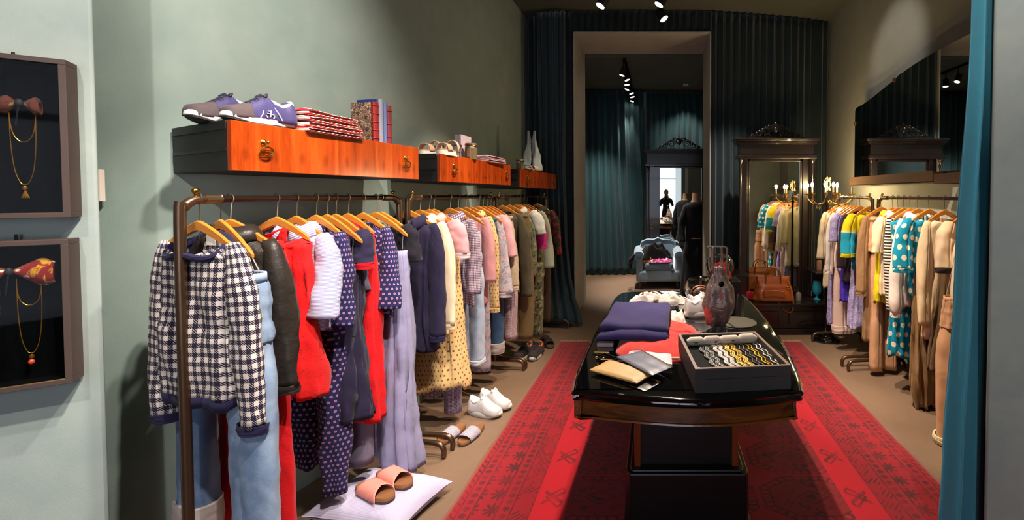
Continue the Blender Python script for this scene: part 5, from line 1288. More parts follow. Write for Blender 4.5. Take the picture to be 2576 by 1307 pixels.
for k in (-.03, .03):
    MB().tube(spline([(k, -.015, .34), (k * 1.0, -.01, .42), (k * .9, .0, .475), (k * .9, .02, .478), (k * 1.0, .03, .42), (k, .02, .34)], 5), .008, 8, flat=.35).make('handle', SILV, t)
m = MB(); m.lathe([(.001, 0), (.016, 0), (.018, .004), (.010, .008), (.001, .008)], n=16, M=Matrix.Translation((.01, -.062, .27)) @ Matrix.Rotation(PI / 2, 4, 'X')); m.make('round_clasp', plain('#1c1a14', .2, .9), t)
# glass fish bowls
def bowl(label, c, r, inside, group='glass bowls'):
    t = thing('glass_bowl', label, 'bowl', c, 0, group)
    pr = [(.001, .0), (r * .45, 0), (r * .55, .004)]
    for k in range(1, 13):
        a = -PI / 2 + R(25) + (PI - R(60)) * k / 12; pr.append((r * math.cos(a), r * .93 + r * .93 * math.sin(a)))
    m = MB(); inn = [(max(.001, x - .003), z + .003) for x, z in pr][::-1]
    m.lathe(pr + inn, n=36); m.make('glass_wall', CLEAR, t)
    return t
CHEST = tag(MB().box(.42, .78, 4.02, 4.30, 0, .80).make('display_pedestal', plain('#100d0d', .4), None, smooth=False, bevel=.005), 'black square pedestal behind the table carrying the bowl with red scarves', 'pedestal')
bowl('large glass bowl with rolled pink belt on the table behind the sneakers', (.33, 3.40, TZ), .115, None)
t = thing('rolled_belt', 'rolled pink brown leather belt inside the large glass bowl', 'belt', (.335, 3.39, TZ + .075), .3)
pts = []
for i in range(90):
    q = i / 89; a = q * 6 * PI; rr = .078 - .05 * q; pts.append((rr * math.cos(a), .012 * math.sin(q * 9), rr * .75 * math.sin(a) + .0))
MB().tube(pts, .011, 8, flat=.35).make('belt_strap', plain('#a8684e', .45, var=.15), t)
m = MB(); m.tube([(.07, 0, -.02), (.07, 0, .02), (.085, 0, .02), (.085, 0, -.02), (.07, 0, -.02)], .003, 6); m.make('buckle', BRASS, t)
bowl('glass bowl filled with red patterned scarves on the black pedestal', (.60, 4.14, .80), .135, None)
crumple('red_scarf', 'bundle of red and gold scarves inside the glass bowl on the pedestal', 'scarf', (.60, 4.14, .812), .095, .095, .13, fab('#c03020', 'floral', '#6a1c10', '#c89a50', s=.06), 4, amp=.5)
# jewellery box on the table
t = thing('jewellery_case', 'flat grey display case with glass lid on the near right corner of the table', 'display case', (.355, 2.085, TZ), R(6))
GREYW = plain('#4a4442', .7, name='grey_case_lining', var=.1)
TOPW = plain('#7a6258', .5)
w, d, h = .218, .235, .105
X0, X1, Y0, Y1 = -w, w * .93, -d, d
m = MB(); th = .014
for b in ((X0, X1, Y0, Y0 + th), (X0, X1, Y1 - th, Y1), (X0, X0 + th, Y0 + th, Y1 - th), (X1 - th, X1, Y0 + th, Y1 - th)):
    m.box(b[0], b[1], b[2], b[3], 0, h * .55)
m.box(X0 + th, X1 - th, Y0 + th, Y1 - th, 0, .008)
m.make('case_body', GREYW, t, smooth=False, bevel=.001)
m = MB()
for b in ((X0, X1, Y0, Y0 + th), (X0, X1, Y1 - th, Y1), (X0, X0 + th, Y0 + th, Y1 - th), (X1 - th, X1, Y0 + th, Y1 - th)): m.box(b[0], b[1], b[2], b[3], h * .56, h - .004)
lid = m.make('lid', GREYW, t, smooth=False, bevel=.001)
m = MB()
for b in ((X0, X1, Y0, Y0 + th), (X0, X1, Y1 - th, Y1), (X0, X0 + th, Y0 + th, Y1 - th), (X1 - th, X1, Y0 + th, Y1 - th)): m.box(b[0], b[1], b[2], b[3], h - .004, h)
m.make('wooden_rim', TOPW, lid, smooth=False)
MB().box(X0 + th, X1 - th, Y0 + th, Y1 - th, h - .007, h - .005).make('glass_pane', thinglass('case_glass', .06), lid, smooth=False)
MB().box(X0 + th, X1 - th, Y0 + th, Y1 - th, .009, .070).make('velvet_bed', plain('#181418', .95), t, smooth=False)
def cw(x, y, z): # case local -> world
    a = R(6); return (.355 + x * math.cos(a) - y * math.sin(a), 2.085 + x * math.sin(a) + y * math.cos(a), TZ + z)
t = thing('bracelet_roll', 'white cloth roll with small printed marks holding the bracelets in the table case', 'cloth roll', cw(-.005, .145, .071), R(9))
for k, (x0, x1, dz) in enumerate(((-.185, -.09, 0), (-.10, -.005, .002), (-.015, .095, 0), (.085, .185, .004))):
    m = MB(); m.tube([(x0, 0, .022), (x0 + .02, .003, .024 + dz), (x1 - .02, .002, .024 + dz), (x1, 0, .022)], [.012, .022, .022, .013], 14); m.make('cloth_bundle', WHITE, t)
m = MB()
for k, x in enumerate((-.15, -.045, .045)):
    for q in range(3): m.box(x + q * .007, x + q * .007 + .005, -.0245, -.0235, .018 + .002 * q, .028)
m.make('printed_mark', plain('#2a2424', .7), t, smooth=False)
BD = [('charcoal bead bracelet, widest dark strand at the left of the case', -.135, '#3c3834', .013, 0), ('grey green bead bracelet second from the left in the case', -.105, '#4a4c46', .012, 0), ('white bead bracelet beside the grey one', -.062, '#dccfc8', .010, .1), ('white and pink bead bracelet in the case', -.032, '#e0cfc8', .010, .1),
      ('thick gold bead bracelet on the left of two', .003, '#c0962c', .014, .5), ('thick gold bead bracelet on the right of two', .038, '#b88c28', .014, .5), ('thin dark bracelet with silver beads by the gold ones', .073, '#5c5450', .0045, .6), ('second thin dark bracelet with silver beads', .095, '#6a605c', .0045, .6),
      ('thin gold chain bracelet on the left of two', .122, '#d8a824', .0045, 1), ('thin gold chain bracelet on the right of two', .140, '#c89a20', .004, 1), ('thin silver bead bracelet near the case edge', .168, '#e0d8d0', .0048, .8), ('last silver bead bracelet on the right of the case', .190, '#d4ccc8', .0045, .8)]
for lab, x, c_, r_, me_ in BD:
    th3 = r_ > .008; r0_ = r_; off3 = (-.0065, 0, .0065) if th3 else (0,); r_ = .0056 if th3 else r_
    m = MB(); n = int(.29 / (r_ * (.95 if r_ > .008 else 1.3)))
    for k in range(n * len(off3)):
        ox = off3[k % len(off3)] * r0_ / .011; k = k // len(off3)
        y = .0 - .29 * k / n; m.ball((ox + .006 * math.sin(k * .6 * r_ / .006) - .03 * 0 + k / n * .02, y, 0), r_ * (.9 + .25 * ((k * 7 + int(ox * 999)) % 3 == 0)), 8, (1, 1, .8))
    o = m.make('bracelet', plain(c_, .35, me_, var=.2)); o.location = cw(x * .93, .125, .071 + r_ * .8); o.rotation_euler = (0, 0, R(6)); tag(o, lab, 'bracelet', 'bracelets in the table case')
o = MB().lathe([(.001, 0), (.008, 0), (.009, .004), (.001, .006)], n=14).make('pearl_button', plain('#d8cfc4', .3)); o.location = cw(-.185, -.15, .071); tag(o, 'single pearl button in the corner of the table case', 'button')

# ------------------------------------------------------------------ brown handbag on the console and its neighbours
t = thing('leather_handbag', 'caramel brown leather handbag with two handles and a hanging strap on the mirror console', 'handbag', (1.36, 5.10, .362), R(-4))
CARA = plain('#a8561a', .42, 0, .1, name='caramel_leather', bump=.35, bscale=12, var=.12)
rows = []; uvs = []
pr = [(0, .215, .07), (.06, .235, .085), (.3, .215, .08), (.55, .195, .065), (.8, .185, .045), (1, .19, .03)]
for j in range(31):
    tt = j / 30; w, d = interp(pr, tt); row = []; uv = []
    for i in range(61):
        a = 2 * PI * i / 60; g = .007 * nz(math.cos(a) * 3, tt * 5, math.sin(a) * 3) + .006 * math.sin(6 * a + 5 * tt) * (1 - tt)
        row.append(((w + g) * se(math.cos(a), .5), (d + g) * se(math.sin(a), .6), .004 + .285 * tt - .015 * math.sin(tt * PI) * 0)); uv.append((i / 60 * .9, tt * .3))
    rows.append(row); uvs.append(uv)
sheet('bag_body', rows, uvs, CARA, t, thick=.003)
m = MB(); m.box(-.20, .20, -.06, .06, .0, .012); m.make('bag_bottom', CARA, t, bevel=.01)
MB().box(-.19, .19, -.004, .004, .25, .292).make('top_closure', plain('#7a3c10', .5), t, smooth=False, bevel=.003)
for y in (-.045, .045):
    MB().tube(spline([(-.085, y, .20), (-.085, y * 1.05, .27), (-.075, y, .345), (-.03, y, .385), (.03, y, .385), (.075, y, .345), (.085, y * 1.05, .27), (.085, y, .20)], 6), .010, 8, flat=.7).make('handle', plain('#8e4818', .4), t)
MB().tube(spline([(.17, -.03, .25), (.20, -.075, .15), (.215, -.10, .04), (.205, -.12, -.06), (.17, -.115, -.11), (.10, -.11, -.07), (.05, -.10, .0)], 6), .010, 8, flat=.35).make('shoulder_strap', CARA, t)
m = MB()
for x in (-.16, .16): m.tube([(x - .012, -.062, .18), (x + .012, -.062, .18), (x + .012, -.065, .155), (x - .012, -.065, .155), (x - .012, -.062, .18)], .003, 6)
m.make('buckle', BRASS, t)
r_, u_ = puresheet(lambda u, v: (lerp(-.12, .12, u), -.088 + .004 * math.sin(u * PI), lerp(.05, .13, v) + .012 * math.sin(u * PI)), 14, 6, .24, .1)
sheet('front_pocket', r_, u_, CARA, t, thick=.006)
crumple('red_cloth', 'red cloth lying on the mirror console behind the brown handbag', 'cloth', (1.10, 5.22, .362), .10, .07, .07, fab('#b0202c'), 3)
def small_bottle(lab, loc, c_):
    t = thing('bottle', lab, 'bottle', loc, 0)
    MB().lathe([(.001, 0), (.024, 0), (.026, .01), (.024, .075), (.012, .09), (.011, .11), (.001, .11)], n=20).make('bottle_body', plain(c_, .25), t)
    MB().lathe([(.001, .11), (.014, .11), (.014, .13), (.001, .132)], n=16).make('cap', plain('#2c3034', .4), t)
small_bottle('small light blue bottle on the pedestal side of the console', (.80, 4.45, .56), '#2c9ec4')
tag(MB().box(.70, .92, 4.36, 4.56, 0, .56).make('display_stool', plain('#0f0c0c', .4), None, smooth=False, bevel=.006), 'low black block behind the bag stand carrying the blue bottle', 'stool')
t = thing('turquoise_vase', 'turquoise footed glass vase on the low shelf beside the clothes rail', 'vase', (1.90, 5.16, .362))
MB().lathe([(.001, 0), (.042, 0), (.044, .006), (.02, .018), (.012, .035), (.014, .05), (.035, .065), (.052, .10), (.05, .15), (.042, .20), (.046, .215), (.040, .214), (.03, .12), (.001, .08)], n=28).make('vase_body', plain('#1e90a8', .12, 0, .5), t)
m = MB(); m.lathe([(.001, 0), (.03, 0), (.03, .10), (.025, .11), (.001, .11)], n=18); o = m.make('candle_jar', plain('#a0786c', .4)); o.location = (1.96, 5.25, .702); tag(o, 'small pinkish candle jar on the upper side shelf beside the mirror', 'jar')
m = MB(); m.lathe([(.001, 0), (.03, 0), (.032, .08), (.018, .10), (.001, .10)], n=18); o = m.make('perfume_bottle', plain('#8c8078', .2, .2)); o.location = (1.665, 5.10, .362); tag(o, 'small grey glass bottle on the console to the right of the handbag', 'bottle')
# ------------------------------------------------------------------ jewellery cases on the entrance wall
FA = R(34.4); FX, FY = math.cos(FA), math.sin(FA)
def wall_case(label, corner, w, z0, z1, edge):
    """corner: right front corner (x, y); case runs left from it, front faces the room (-y local)"""
    c = Vector((corner[0] - FX * w / 2, corner[1] - FY * w / 2, z0)); h = z1 - z0
    t = thing('jewellery_wall_case', label, 'display case', c, FA, 'wall mounted jewellery cases')
    FR_ = plain('#4a3a34', .6, var=.1); b = .017; dp = .075
    m = MB()
    for q in ((-w / 2, w / 2, 0, b), (-w / 2, w / 2, h - b, h), (-w / 2, -w / 2 + b, b, h - b), (w / 2 - b, w / 2, b, h - b)): m.box(q[0], q[1], 0, dp, q[2], q[3])
    m.make('case_frame', FR_, t, smooth=False, bevel=.0015)
    m = MB(); m.box(-w / 2 + b, w / 2 - b, dp - .008, dp - .002, b, h - b)
    for q in ((w / 2 - b - .002, w / 2 - b, b, h - b), (-w / 2 + b, w / 2 - b, b, b + .002), (-w / 2 + b, w / 2 - b, h - b - .002, h - b)): m.box(q[0], q[1], .012, dp - .008, q[2], q[3])
    m.make('velvet_lining', plain('#040506', 1.0, spec=.05), t, smooth=False)
    MB().box(-w / 2 + b, w / 2 - b, .006, .009, b, h - b).make('glass_pane', thinglass('case_pane', .003), t, smooth=False)
    if edge: MB().tube([(-w / 2 + b, .004, b), (w / 2 - b, .004, b)], .0016, 6).make('brass_edge', BRASS, t)
    MB().tube([(.08, dp - .01, h), (.08, dp - .01, h + .018)], .004, 8).make('hanging_hook', plain('#3a3634', .4, .8), t)
    return t, c, w, h
def inw(c, x, y, z): # local of the case to world
    return (c.x + x * FX - y * FY, c.y + x * FY + y * FX, c.z + z)
cu = wall_case('upper dark framed jewellery case on the wall at the entrance', (-1.969, 1.468), .42, 1.525, 2.05, False)
cl = wall_case('lower dark framed jewellery case on the wall at the entrance, with brass edge', (-1.976, 1.464), .42, .965, 1.452, True)
GOLD = plain('#c89038', .3, .9); REDB = plain('#b81420', .3, 0, .4)
def neckl(case, label, x0, x1, zt, drops, pend=None, beads=None, lab2=None):
    t = thing('necklace', label, 'necklace', inw(case[1], (x0 + x1) / 2, .045, zt), FA, 'necklaces in the wall cases')
    a = (x1 - x0) / 2
    for dz in drops:
        pts = [(a * (-1 + 2 * i / 24) * (1 - .1 * math.sin(PI * i / 24)), -.004, -dz * (1 - abs(-1 + 2 * i / 24) ** 4)) for i in range(25)]
        pts = [(-a, 0, 0), (-a * .97, 0, -dz * .45), (-a * .75, 0, -dz * .8), (-a * .35, 0, -dz * .97), (0, 0, -dz), (a * .35, 0, -dz * .97), (a * .75, 0, -dz * .8), (a * .97, 0, -dz * .45), (a, 0, 0)]
        sp = spline(pts, 6); MB().tube(sp, .0011, 5).make('chain', GOLD, t)
        if beads:
            m = MB(); m2 = MB()
            for i, p in enumerate(sp):
                if i % 3 == 0: m.ball(p, .0026, 6)
                if i % 11 == 5: m2.ball(p, .0042, 8)
            m.make('gold_bead', GOLD, t); m2.make('coloured_bead', beads, t)
    if pend:
        m = MB(); z = -max(drops); m.ball((0, 0, z - .012), .006, 8, (1, 1, 1.4))
        if pend == 'tassel':
            for k in range(5): m.tube([(0, 0, z - .018), (.004 * (k - 2), 0, z - .045)], .0012, 5)
        m.make('pendant', GOLD, t)
        if pend == 'coral': MB().ball((0, -.002, z - .030), .0075, 10, (1, 1, 1.25)).make('coral_bead', plain('#c8402c', .35, 0, .4), t)
    return t
neckl(cu, 'long gold chain with small red beads in the upper case', -.035 - .02, .045 - .02, .40, (.385, .38), beads=REDB)
neckl(cu, 'fine gold double chain with tassel pendant in the upper case', .075, .128, .38, (.27, .13), pend='tassel')
neckl(cl, 'triple gold chain with purple beads in the lower case', -.02, .05, .36, (.245, .21, .19), beads=plain('#4a3050', .3))
neckl(cl, 'fine gold chain with coral drop pendant in the lower case', .085, .135, .36, (.25, .09), pend='coral')
SC1 = fab('#5a2a1c', 'floral', '#1c2030', '#8a6a30', s=.03); SC2 = fab('#7c1c1c', 'floral', '#c08a24', '#e0d0c4', s=.035)
def bow(case, label, x, z, w, h, mat):
    t = thing('silk_scarf', label, 'scarf', inw(case[1], x, .04, z), FA, 'silk scarves in the wall cases')
    for k in (-1, 1):
        rows = []
        for j in range(13):
            v = j / 12; row = []
            for i in range(21):
                a = 2 * PI * i / 20; r = (.12 + .88 * min(1, v * 1.6)) * (1 - .25 * max(0, v - .8) / .2)
                row.append((k * (.006 + w * v), .016 * r * math.sin(a) + .004 * nz(v * 5, a), h / 2 * r * math.cos(a) * (1 + .15 * math.sin(3 * a)) - .01 * v))
            rows.append(row)
        sheet('bow_loop', rows, [[(j / 12 * w, i / 20 * .1) for i in range(21)] for j in range(13)], mat, t, thick=.002)
    m = MB(); m.ball((0, -.006, 0), .012, 10, (.8, .8, 1.2)); m.make('knot', plain('#14141a', .7), t)
    MB().tube(spline([(0, -.006, 0), (-.004, -.008, -.04), (-.008, -.006, -.075)], 4), .004, 6, flat=.4).make('ribbon', plain('#14161c', .7), t)
bow(cu, 'dark patterned silk scarf tied in a bow in the upper case, right one', .10, .375, .035, .055, SC1)
bow(cu, 'brown and orange silk scarf at the left of the upper case', .005, .37, .045, .06, fab('#7a4018', 'floral', '#2a1410', '#a8581c', s=.03))
bow(cl, 'red silk scarf with gold chain print tied in the lower case', .075, .385, .085, .085, SC2)
o = MB().box(-.03, .035, -.002, .0, -.055, .055).make('price_card', plain('#d8ccc8', .8), None, smooth=False, loc=inw(cl[1], .012, .004, .11), rz=FA); tag(o, 'blank white card at the lower left of the lower jewellery case', 'card')
o = MB().box(-.010, .010, -.001, .001, -.008, .008).make('price_tag', plain('#b8bccc', .8), None, smooth=False, loc=inw(cu[1], .018, .03, .31), rz=FA); tag(o, 'small white tag hanging in the upper jewellery case', 'tag')

# ------------------------------------------------------------------ armchair in the back room
BLUEV = fab('#7d93a4', 'plain', '#93a8b8', rough=.6, sheen=.6)
t = thing('armchair', 'pale blue velvet armchair with rolled arms in the back room', 'armchair', (.03, 7.72, 0), R(2))
def soft(m, x0, x1, y0, y1, z0, z1, r=.03): return m.box(x0, x1, y0, y1, z0, z1)
MB().box(-.36, .36, -.36, .33, .13, .33).make('seat_base', BLUEV, t, bevel=.05)
MB().box(-.24, .24, -.38, .22, .33, .46).make('seat_cushion', fab('#5d6f80', 'plain', '#6f8292', rough=.6, sheen=.6), t, bevel=.045)
m = MB(); rows = []
def backf(y, k): return [(x, y, z) for x, z in [(-.31 * k, .3), (-.34 * k, .62), (-.30 * k, .76), (-.2 * k, .80), (-.08 * k, .795), (0, .83), (.08 * k, .795), (.2 * k, .80), (.30 * k, .76), (.34 * k, .62), (.31 * k, .3)]]
m.loft([backf(.16, .94), backf(.13, .98), backf(.14, 1), backf(.30, 1), backf(.33, .96)]); m.make('backrest', BLUEV, t, bevel=.02)
for k in (-1, 1):
    m = MB(); m.box(k * .33 - .06, k * .33 + .06, -.34, .28, .13, .55); a = m.make('armrest', BLUEV, t, bevel=.03)
    m = MB(); m.tube([(k * .345, -.36, .57), (k * .345, .27, .60)], .082, 20); m.make('rolled_arm', BLUEV, t, sharp=60)
    MB().lathe([(.001, 0), (.05, 0), (.055, .01), (.001, .014)], n=20, M=Matrix.Translation((k * .345, -.36, .57)) @ Matrix.Rotation(PI / 2, 4, 'X')).make('arm_scroll', fab('#6d8496'), a)
    for y in (-.30, .27): MB().lathe([(.001, 0), (.018, 0), (.028, .05), (.022, .13), (.001, .13)], (k * .31, y, 0), 14).make('foot', plain('#3a2418', .3), t)
MB().tube(spline([(-.02, .24, .815), (.08, .23, .80), (.18, .23, .815), (.27, .23, .79), (.32, .23, .72)], 4), .014, 8).make('piping', fab('#a8b8c4'), t)
crumple('dark_clothes', 'dark brown clothes thrown over the blue armchair', 'clothes', (-.02, 7.60, .50), .30, .17, .20, fab('#0e090a', 'plain', '#161012', sheen=0), 6, rz=.2, amp=.6)
crumple('yellow_scarf', 'yellow scarf lying on the seat of the blue armchair', 'scarf', (-.16, 7.45, .46), .09, .07, .10, fab('#c89a1c'), 8, amp=.7)
crumple('pink_cloth', 'magenta and white cloth on the seat of the blue armchair', 'cloth', (.04, 7.42, .46), .20, .09, .05, fab('#b8347c', 'floral', '#e0c8c4', '#c85894', s=.08), 11, amp=.7)
o = tube_cloth([(-.36, 7.40, .60), (-.44, 7.42, .50), (-.45, 7.44, .36)], [(0, .03, .06), (1, .035, .08)], fab('#241c1e'), 'hanging_garment', None, .3); tag(o, 'dark garment hanging over the left arm of the blue armchair', 'clothes')

# ------------------------------------------------------------------ mannequin
t = thing('mannequin', 'tailor mannequin in a long black dress with pale collar beside the armchair', 'mannequin', (.62, 7.05, 0), R(10))
SKIN = plain('#b88c68', .7)
def ringz(z, w, d, cy=0, cx=0, n=28): return [(cx + w * math.cos(2 * PI * i / n), cy + d * math.sin(2 * PI * i / n), z) for i in range(n)]
m = MB(); m.loft([ringz(z, w, d) for z, w, d in ((.9, .15, .11), (1.0, .13, .095), (1.1, .125, .09), (1.25, .155, .11), (1.38, .17, .10), (1.44, .14, .085), (1.48, .075, .065), (1.53, .052, .055), (1.62, .05, .052), (1.635, .045, .047))])
m.make('torso', SKIN, t, sharp=60)
MB().lathe([(.001, 0), (.16, 0), (.16, .015), (.02, .03), (.016, .9), (.001, .9)], n=24).make('stand', BLACK, t)
BD_ = fab('#0d0b10', 'plain', '#141118', rough=.8)
rows = []; uvs = []
pf = [(0, .082, .074), (.012, .12, .088), (.03, .165, .108), (.06, .186, .118), (.14, .19, .118), (.32, .16, .11), (.42, .155, .105), (.6, .20, .15), (1, .235, .19)]
for j in range(81):
    tt = j / 80; w, d = interp(pf, tt); z = lerp(1.488, .06, tt); row = []; uv = []
    for i in range(61):
        a = 2 * PI * i / 60; g = .014 * max(0, tt - .35) * math.sin(8 * a + 2 * tt) + .006 * nz(a * 2, tt * 5)
        row.append(((w + g) * math.cos(a), (d + g) * math.sin(a), z)); uv.append((i / 60, z))
    rows.append(row); uvs.append(uv)
dr = sheet('black_dress', rows, uvs, BD_, t, thick=.004)
for k in (-1, 1):
    tube_cloth([(k * .14, 0, 1.43), (k * .215, -.02, 1.22), (k * .235, -.04, 1.02), (k * .22, -.08, .86)], [(0, .05, .06), (.5, .055, .055), (1, .045, .045)], BD_, 'sleeve', dr, .3)
m = MB()
for k in range(24):
    a = 2 * PI * k / 24; m.ball((.085 * math.cos(a), .072 * math.sin(a) - .01, 1.475 - .02 * (math.sin(a) < 0)), .014, 6)
m.make('ruffled_collar', fab('#c8b4a0'), t)

# ------------------------------------------------------------------ the photographer behind the viewpoint, seen in the back room mirror
def body_mesh(name, joints, edges, mat, parent, lvl=2, root=0):
    me = bpy.data.meshes.new(name); me.from_pydata([j[:3] for j in joints], edges, [])
    o = bpy.data.objects.new(name, me); COL.objects.link(o); o.parent = parent
    s = o.modifiers.new('skin', 'SKIN'); s.use_smooth_shade = True
    for v, j in zip(me.skin_vertices[0].data, joints): v.radius = (j[3], j[4] if len(j) > 4 else j[3])
    me.skin_vertices[0].data[root].use_root = True
    q = o.modifiers.new('sub', 'SUBSURF'); q.levels = lvl; q.render_levels = lvl
    me.materials.append(mat); return o
t = thing('person', 'person in dark jacket holding a camera to the face, reflected in the back room mirror', 'person', (.37, -.42, 0), 0)
J = [(0, 0, .95, .13, .10), (0, 0, 1.12, .13, .10), (0, 0, 1.32, .16, .11), (0, .01, 1.45, .11, .09), (0, .02, 1.52, .055), (0, .03, 1.60, .06),
     (-.19, .0, 1.42, .06), (-.25, .10, 1.17, .05), (-.09, .26, 1.42, .038), (.19, 0, 1.42, .06), (.26, .10, 1.18, .05), (.09, .26, 1.43, .038),
     (-.10, 0, .88, .095), (-.12, .02, .50, .065), (-.12, 0, .10, .045), (-.12, .12, .04, .04), (.10, 0, .88, .095), (.12, .02, .50, .065), (.12, 0, .10, .045), (.12, .12, .04, .04)]
E_ = [(0, 1), (1, 2), (2, 3), (3, 4), (4, 5), (3, 6), (6, 7), (7, 8), (3, 9), (9, 10), (10, 11), (0, 12), (12, 13), (13, 14), (14, 15), (0, 16), (16, 17), (17, 18), (18, 19)]
body_mesh('body', J, E_, fab('#1c1a24'), t)
SK = plain('#b07c5c', .6)
hd = MB(); hd.ball((0, .04, 1.68), .10, 20, (.82, .98, 1.22)); hd.ball((0, .138, 1.665), .016, 8, (.8, 1, 1.3)); hd.ball((-.082, .03, 1.67), .022, 8, (.4, .8, 1.3)); hd.ball((.082, .03, 1.67), .022, 8, (.4, .8, 1.3)); hd.tube([(-.025, .128, 1.615), (0, .134, 1.613), (.025, .128, 1.615)], .005, 6)
h_ = hd.make('head', SK, t)
MB().ball((-.032, .125, 1.69), .009, 8).ball((.032, .125, 1.69), .009, 8).make('eye', plain('#e0dcd4', .3), h_)
MB().ball((0, .015, 1.72), .10, 18, (.9, 1.0, 1.0)).make('hair', plain('#8a8078', .8), h_)
for k in (-1, 1):
    j = [(k * .085, .265, 1.43, .03, .016), (k * .065, .29, 1.50, .034, .014)]; e = [(0, 1)]
    for f in range(4):
        n = len(j); j += [(k * (.085 - .014 * f), .30, 1.535, .009), (k * (.07 - .014 * f), .315, 1.57 - .006 * f, .0085), (k * (.045 - .01 * f), .30, 1.59 - .008 * f, .008)]; e += [(1, n), (n, n + 1), (n + 1, n + 2)]
    n = len(j); j += [(k * .045, .275, 1.51, .011), (k * .03, .27, 1.55, .009)]; e += [(1, n), (n, n + 1)]
    body_mesh('hand', j, e, SK, t, 1)
o = MB().box(-.075, .075, .285, .295, 1.52, 1.60).make('smartphone', plain('#101014', .3), None, smooth=False, bevel=.004); o.location = (.37, -.42, 0); tag(o, 'dark phone held up by the person seen in the mirror', 'phone')

# ------------------------------------------------------------------ ceiling spotlights in view
TR = [((-.617, 4.83, 3.66), (-1.9, 4.2, 1.0), 'ceiling spotlight left of the pair above the tall opening'),
      ((.022, 4.80, 3.66), (-1.2, 4.6, 1.3), 'ceiling spotlight on the upper side of the close pair'), ((.089, 5.18, 3.66), (1.9, 4.6, .8), 'ceiling spotlight turned towards the right rail, lowest of the front three')]
for p, q, l in TR: spot_fixture(l, p, q, HC, .055)
BR = [(-.536, 6.8), (-.472, 7.07), (-.499, 7.37), (-.521, 7.70), (-.455, 8.0), (-.457, 8.29), (-.49, 8.66)]
for i, (x, y) in enumerate(BR):
    spot_fixture(('nearest', 'second', 'third', 'fourth', 'fifth', 'sixth', 'farthest')[i] + ' spotlight of the row on the back room ceiling', (x, y, 3.44), (x + (-.5, .6, .1, -.5, .5, .45, -.5)[i], y - .1, 1.8), HB, .045, 'spotlights of the back room row')
t = thing('recessed_downlight', 'round recessed downlight alone on the back room ceiling', 'ceiling light', (.56, 8.45, HB - .003), 0)
MB().lathe([(.05, -.004), (.062, -.006), (.064, 0), (.05, .0)], n=28).make('bezel', plain('#a08a70', .4), t)
MB().lathe([(.001, -.003), (.05, -.003), (.05, 0), (.001, 0)], n=28).make('lens', SPOTM, t)
t = thing('spotlight_track', 'black track carrying the row of spotlights on the back room ceiling', 'track', (-.49, 6.75, HB))
MB().box(-.02, .02, 0, 2.1, -.03, 0).make('track_bar', BLACK, t, smooth=False)
o = MB().lathe([(.001, 0), (.06, 0), (.05, -.03), (.001, -.032)], n=20).make('smoke_detector', plain('#3a3c38', .6)); o.location = (-1.25, 5.3, HC); tag(o, 'round dark smoke detector on the ceiling near the left corner', 'smoke detector')

# ------------------------------------------------------------------ light
def spot(p, tgt, w, size=55, blend=.6, col=(1, .82, .64), r=.04):
    l = bpy.data.lights.new('spot', 'SPOT'); l.energy = w; l.spot_size = R(size); l.spot_blend = blend; l.color = col; l.shadow_soft_size = r
    o = bpy.data.objects.new('spot_lamp', l); COL.objects.link(o); o.location = p
    o.rotation_euler = (Vector(tgt) - Vector(p)).to_track_quat('-Z', 'Y').to_euler(); return o
def point(p, w, col, r=.02):
    l = bpy.data.lights.new('point', 'POINT'); l.energy = w; l.color = col; l.shadow_soft_size = r
    o = bpy.data.objects.new('point_lamp', l); COL.objects.link(o); o.location = p; return o
K = 1.0
WRM = (1, .83, .66); NEU = (1, .90, .80)
# row over the middle of the shop, turned to the left rails
spot((-.25, 1.0, 3.75), (-2.0, 1.9, 2.2), 330 * K, 62, .9, NEU)
spot((-.15, .7, 3.7), (-1.66, 1.75, 1.0), 420 * K, 40, .7, NEU)
spot((-.15, 1.6, 3.7), (-1.60, 2.2, .9), 420 * K, 40, .7, NEU)
spot((-.05, 2.5, 3.7), (-1.45, 3.1, .8), 420 * K, 40, .7, WRM)
spot((-.05, 3.3, 3.7), (-1.50, 3.7, 1.0), 360 * K, 42, .7, WRM)
spot((-.62, 4.70, 3.62), (-1.45, 4.5, 1.0), 130 * K, 40, .7, WRM)
spot((-.9, -.6, 3.6), (-2.05, 1.5, 1.5), 170 * K, 60, .9, NEU)
# rug and table
spot((.02, 4.72, 3.6), (.25, 2.6, .3), 700 * K, 58, .8, WRM)
spot((.10, 3.0, 3.85), (.05, 2.35, .76), 260 * K, 34, .8, WRM)
spot((-.1, 2.3, 3.85), (.2, 3.25, .76), 300 * K, 26, .8, WRM)
# right rails
spot((.55, 2.5, 3.7), (2.02, 3.2, .8), 560 * K, 42, .7, WRM)
spot((.55, 3.5, 3.7), (1.95, 4.0, .8), 440 * K, 40, .7, WRM)
spot((.9, 3.9, 3.8), (2.38, 4.4, 3.0), 50 * K, 40, .7, NEU)
spot((.5, -.8, 3.6), (1.9, 1.6, 1.8), 170 * K, 60, .9, NEU)
spot((.3, .2, 3.9), (1.42, 1.9, 2.7), 130 * K, 34, .9, NEU)
# curtains
spot((1.0, 4.7, 3.6), (1.05, 6.0, 1.0), 260 * K, 44, .9, NEU)
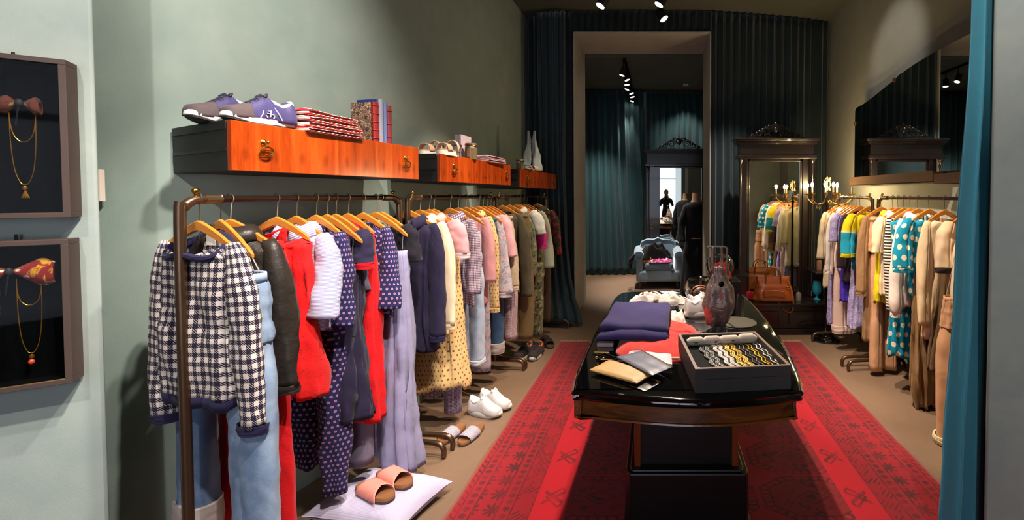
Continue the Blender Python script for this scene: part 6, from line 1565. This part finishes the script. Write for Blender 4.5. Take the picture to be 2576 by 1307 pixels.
# back room
for (x, y), q, w in zip(BR, ((-1.8, 8.6, 1.0), (0, 7.4, .3), (-1.2, 8.7, .9), (-1.6, 8.7, .8), (.5, 8.8, 2.5), (.1, 7.6, .5), (-1, 8.6, .8)), (45, 170, 50, 60, 24, 260, 30)):
    spot((x, y - .02, 3.36), q, w * K * 2.0, 56, .8, NEU)
spot((.56, 8.3, 3.66), (.56, 8.8, 2.6), 70 * K, 60, .8, NEU)
for p in lamps[:4]: point((p[0], p[1], p[2] + .01), 26 * K, (1, .72, .36), .02)
# daylight from the shop front
l = bpy.data.lights.new('day', 'AREA'); l.energy = 16 * K; l.size = 2.5; l.size_y = 2.4; l.shape = 'RECTANGLE'; l.color = (.85, .93, 1)
o = bpy.data.objects.new('window_daylight', l); COL.objects.link(o); o.location = (-.15, -3.0, 1.7); o.rotation_euler = (R(90), 0, 0)

# ------------------------------------------------------------------ world, camera, view
W = bpy.data.worlds.new('World'); bpy.context.scene.world = W; W.use_nodes = True
W.node_tree.nodes['Background'].inputs[0].default_value = (.02, .022, .025, 1); W.node_tree.nodes['Background'].inputs[1].default_value = 1
cam = bpy.data.cameras.new('camera'); co = bpy.data.objects.new('camera', cam); COL.objects.link(co)
co.location = (0, 0, 1.6); co.rotation_euler = (R(90 - 1.5), 0, 0)
cam.sensor_width = 36; cam.sensor_fit = 'HORIZONTAL'; cam.lens = 36 * 1100 / 2576; cam.clip_start = .02; cam.clip_end = 60
cam.shift_x = (1288 - 1652) / 2576; cam.shift_y = (519 - 653.5) / 2576
S = bpy.context.scene; S.camera = co
S.view_settings.view_transform = 'Standard'; S.view_settings.look = 'None'; S.view_settings.gamma = 1; S.view_settings.use_curve_mapping = False
S.view_settings.exposure = 0.0
S.cycles.max_bounces = 6; S.cycles.use_adaptive_sampling = True; S.cycles.adaptive_threshold = .035; S.cycles.transparent_max_bounces = 12; S.cycles.transmission_bounces = 8; S.cycles.glossy_bounces = 4; S.cycles.sample_clamp_indirect = 6
S.cycles.use_denoising = True
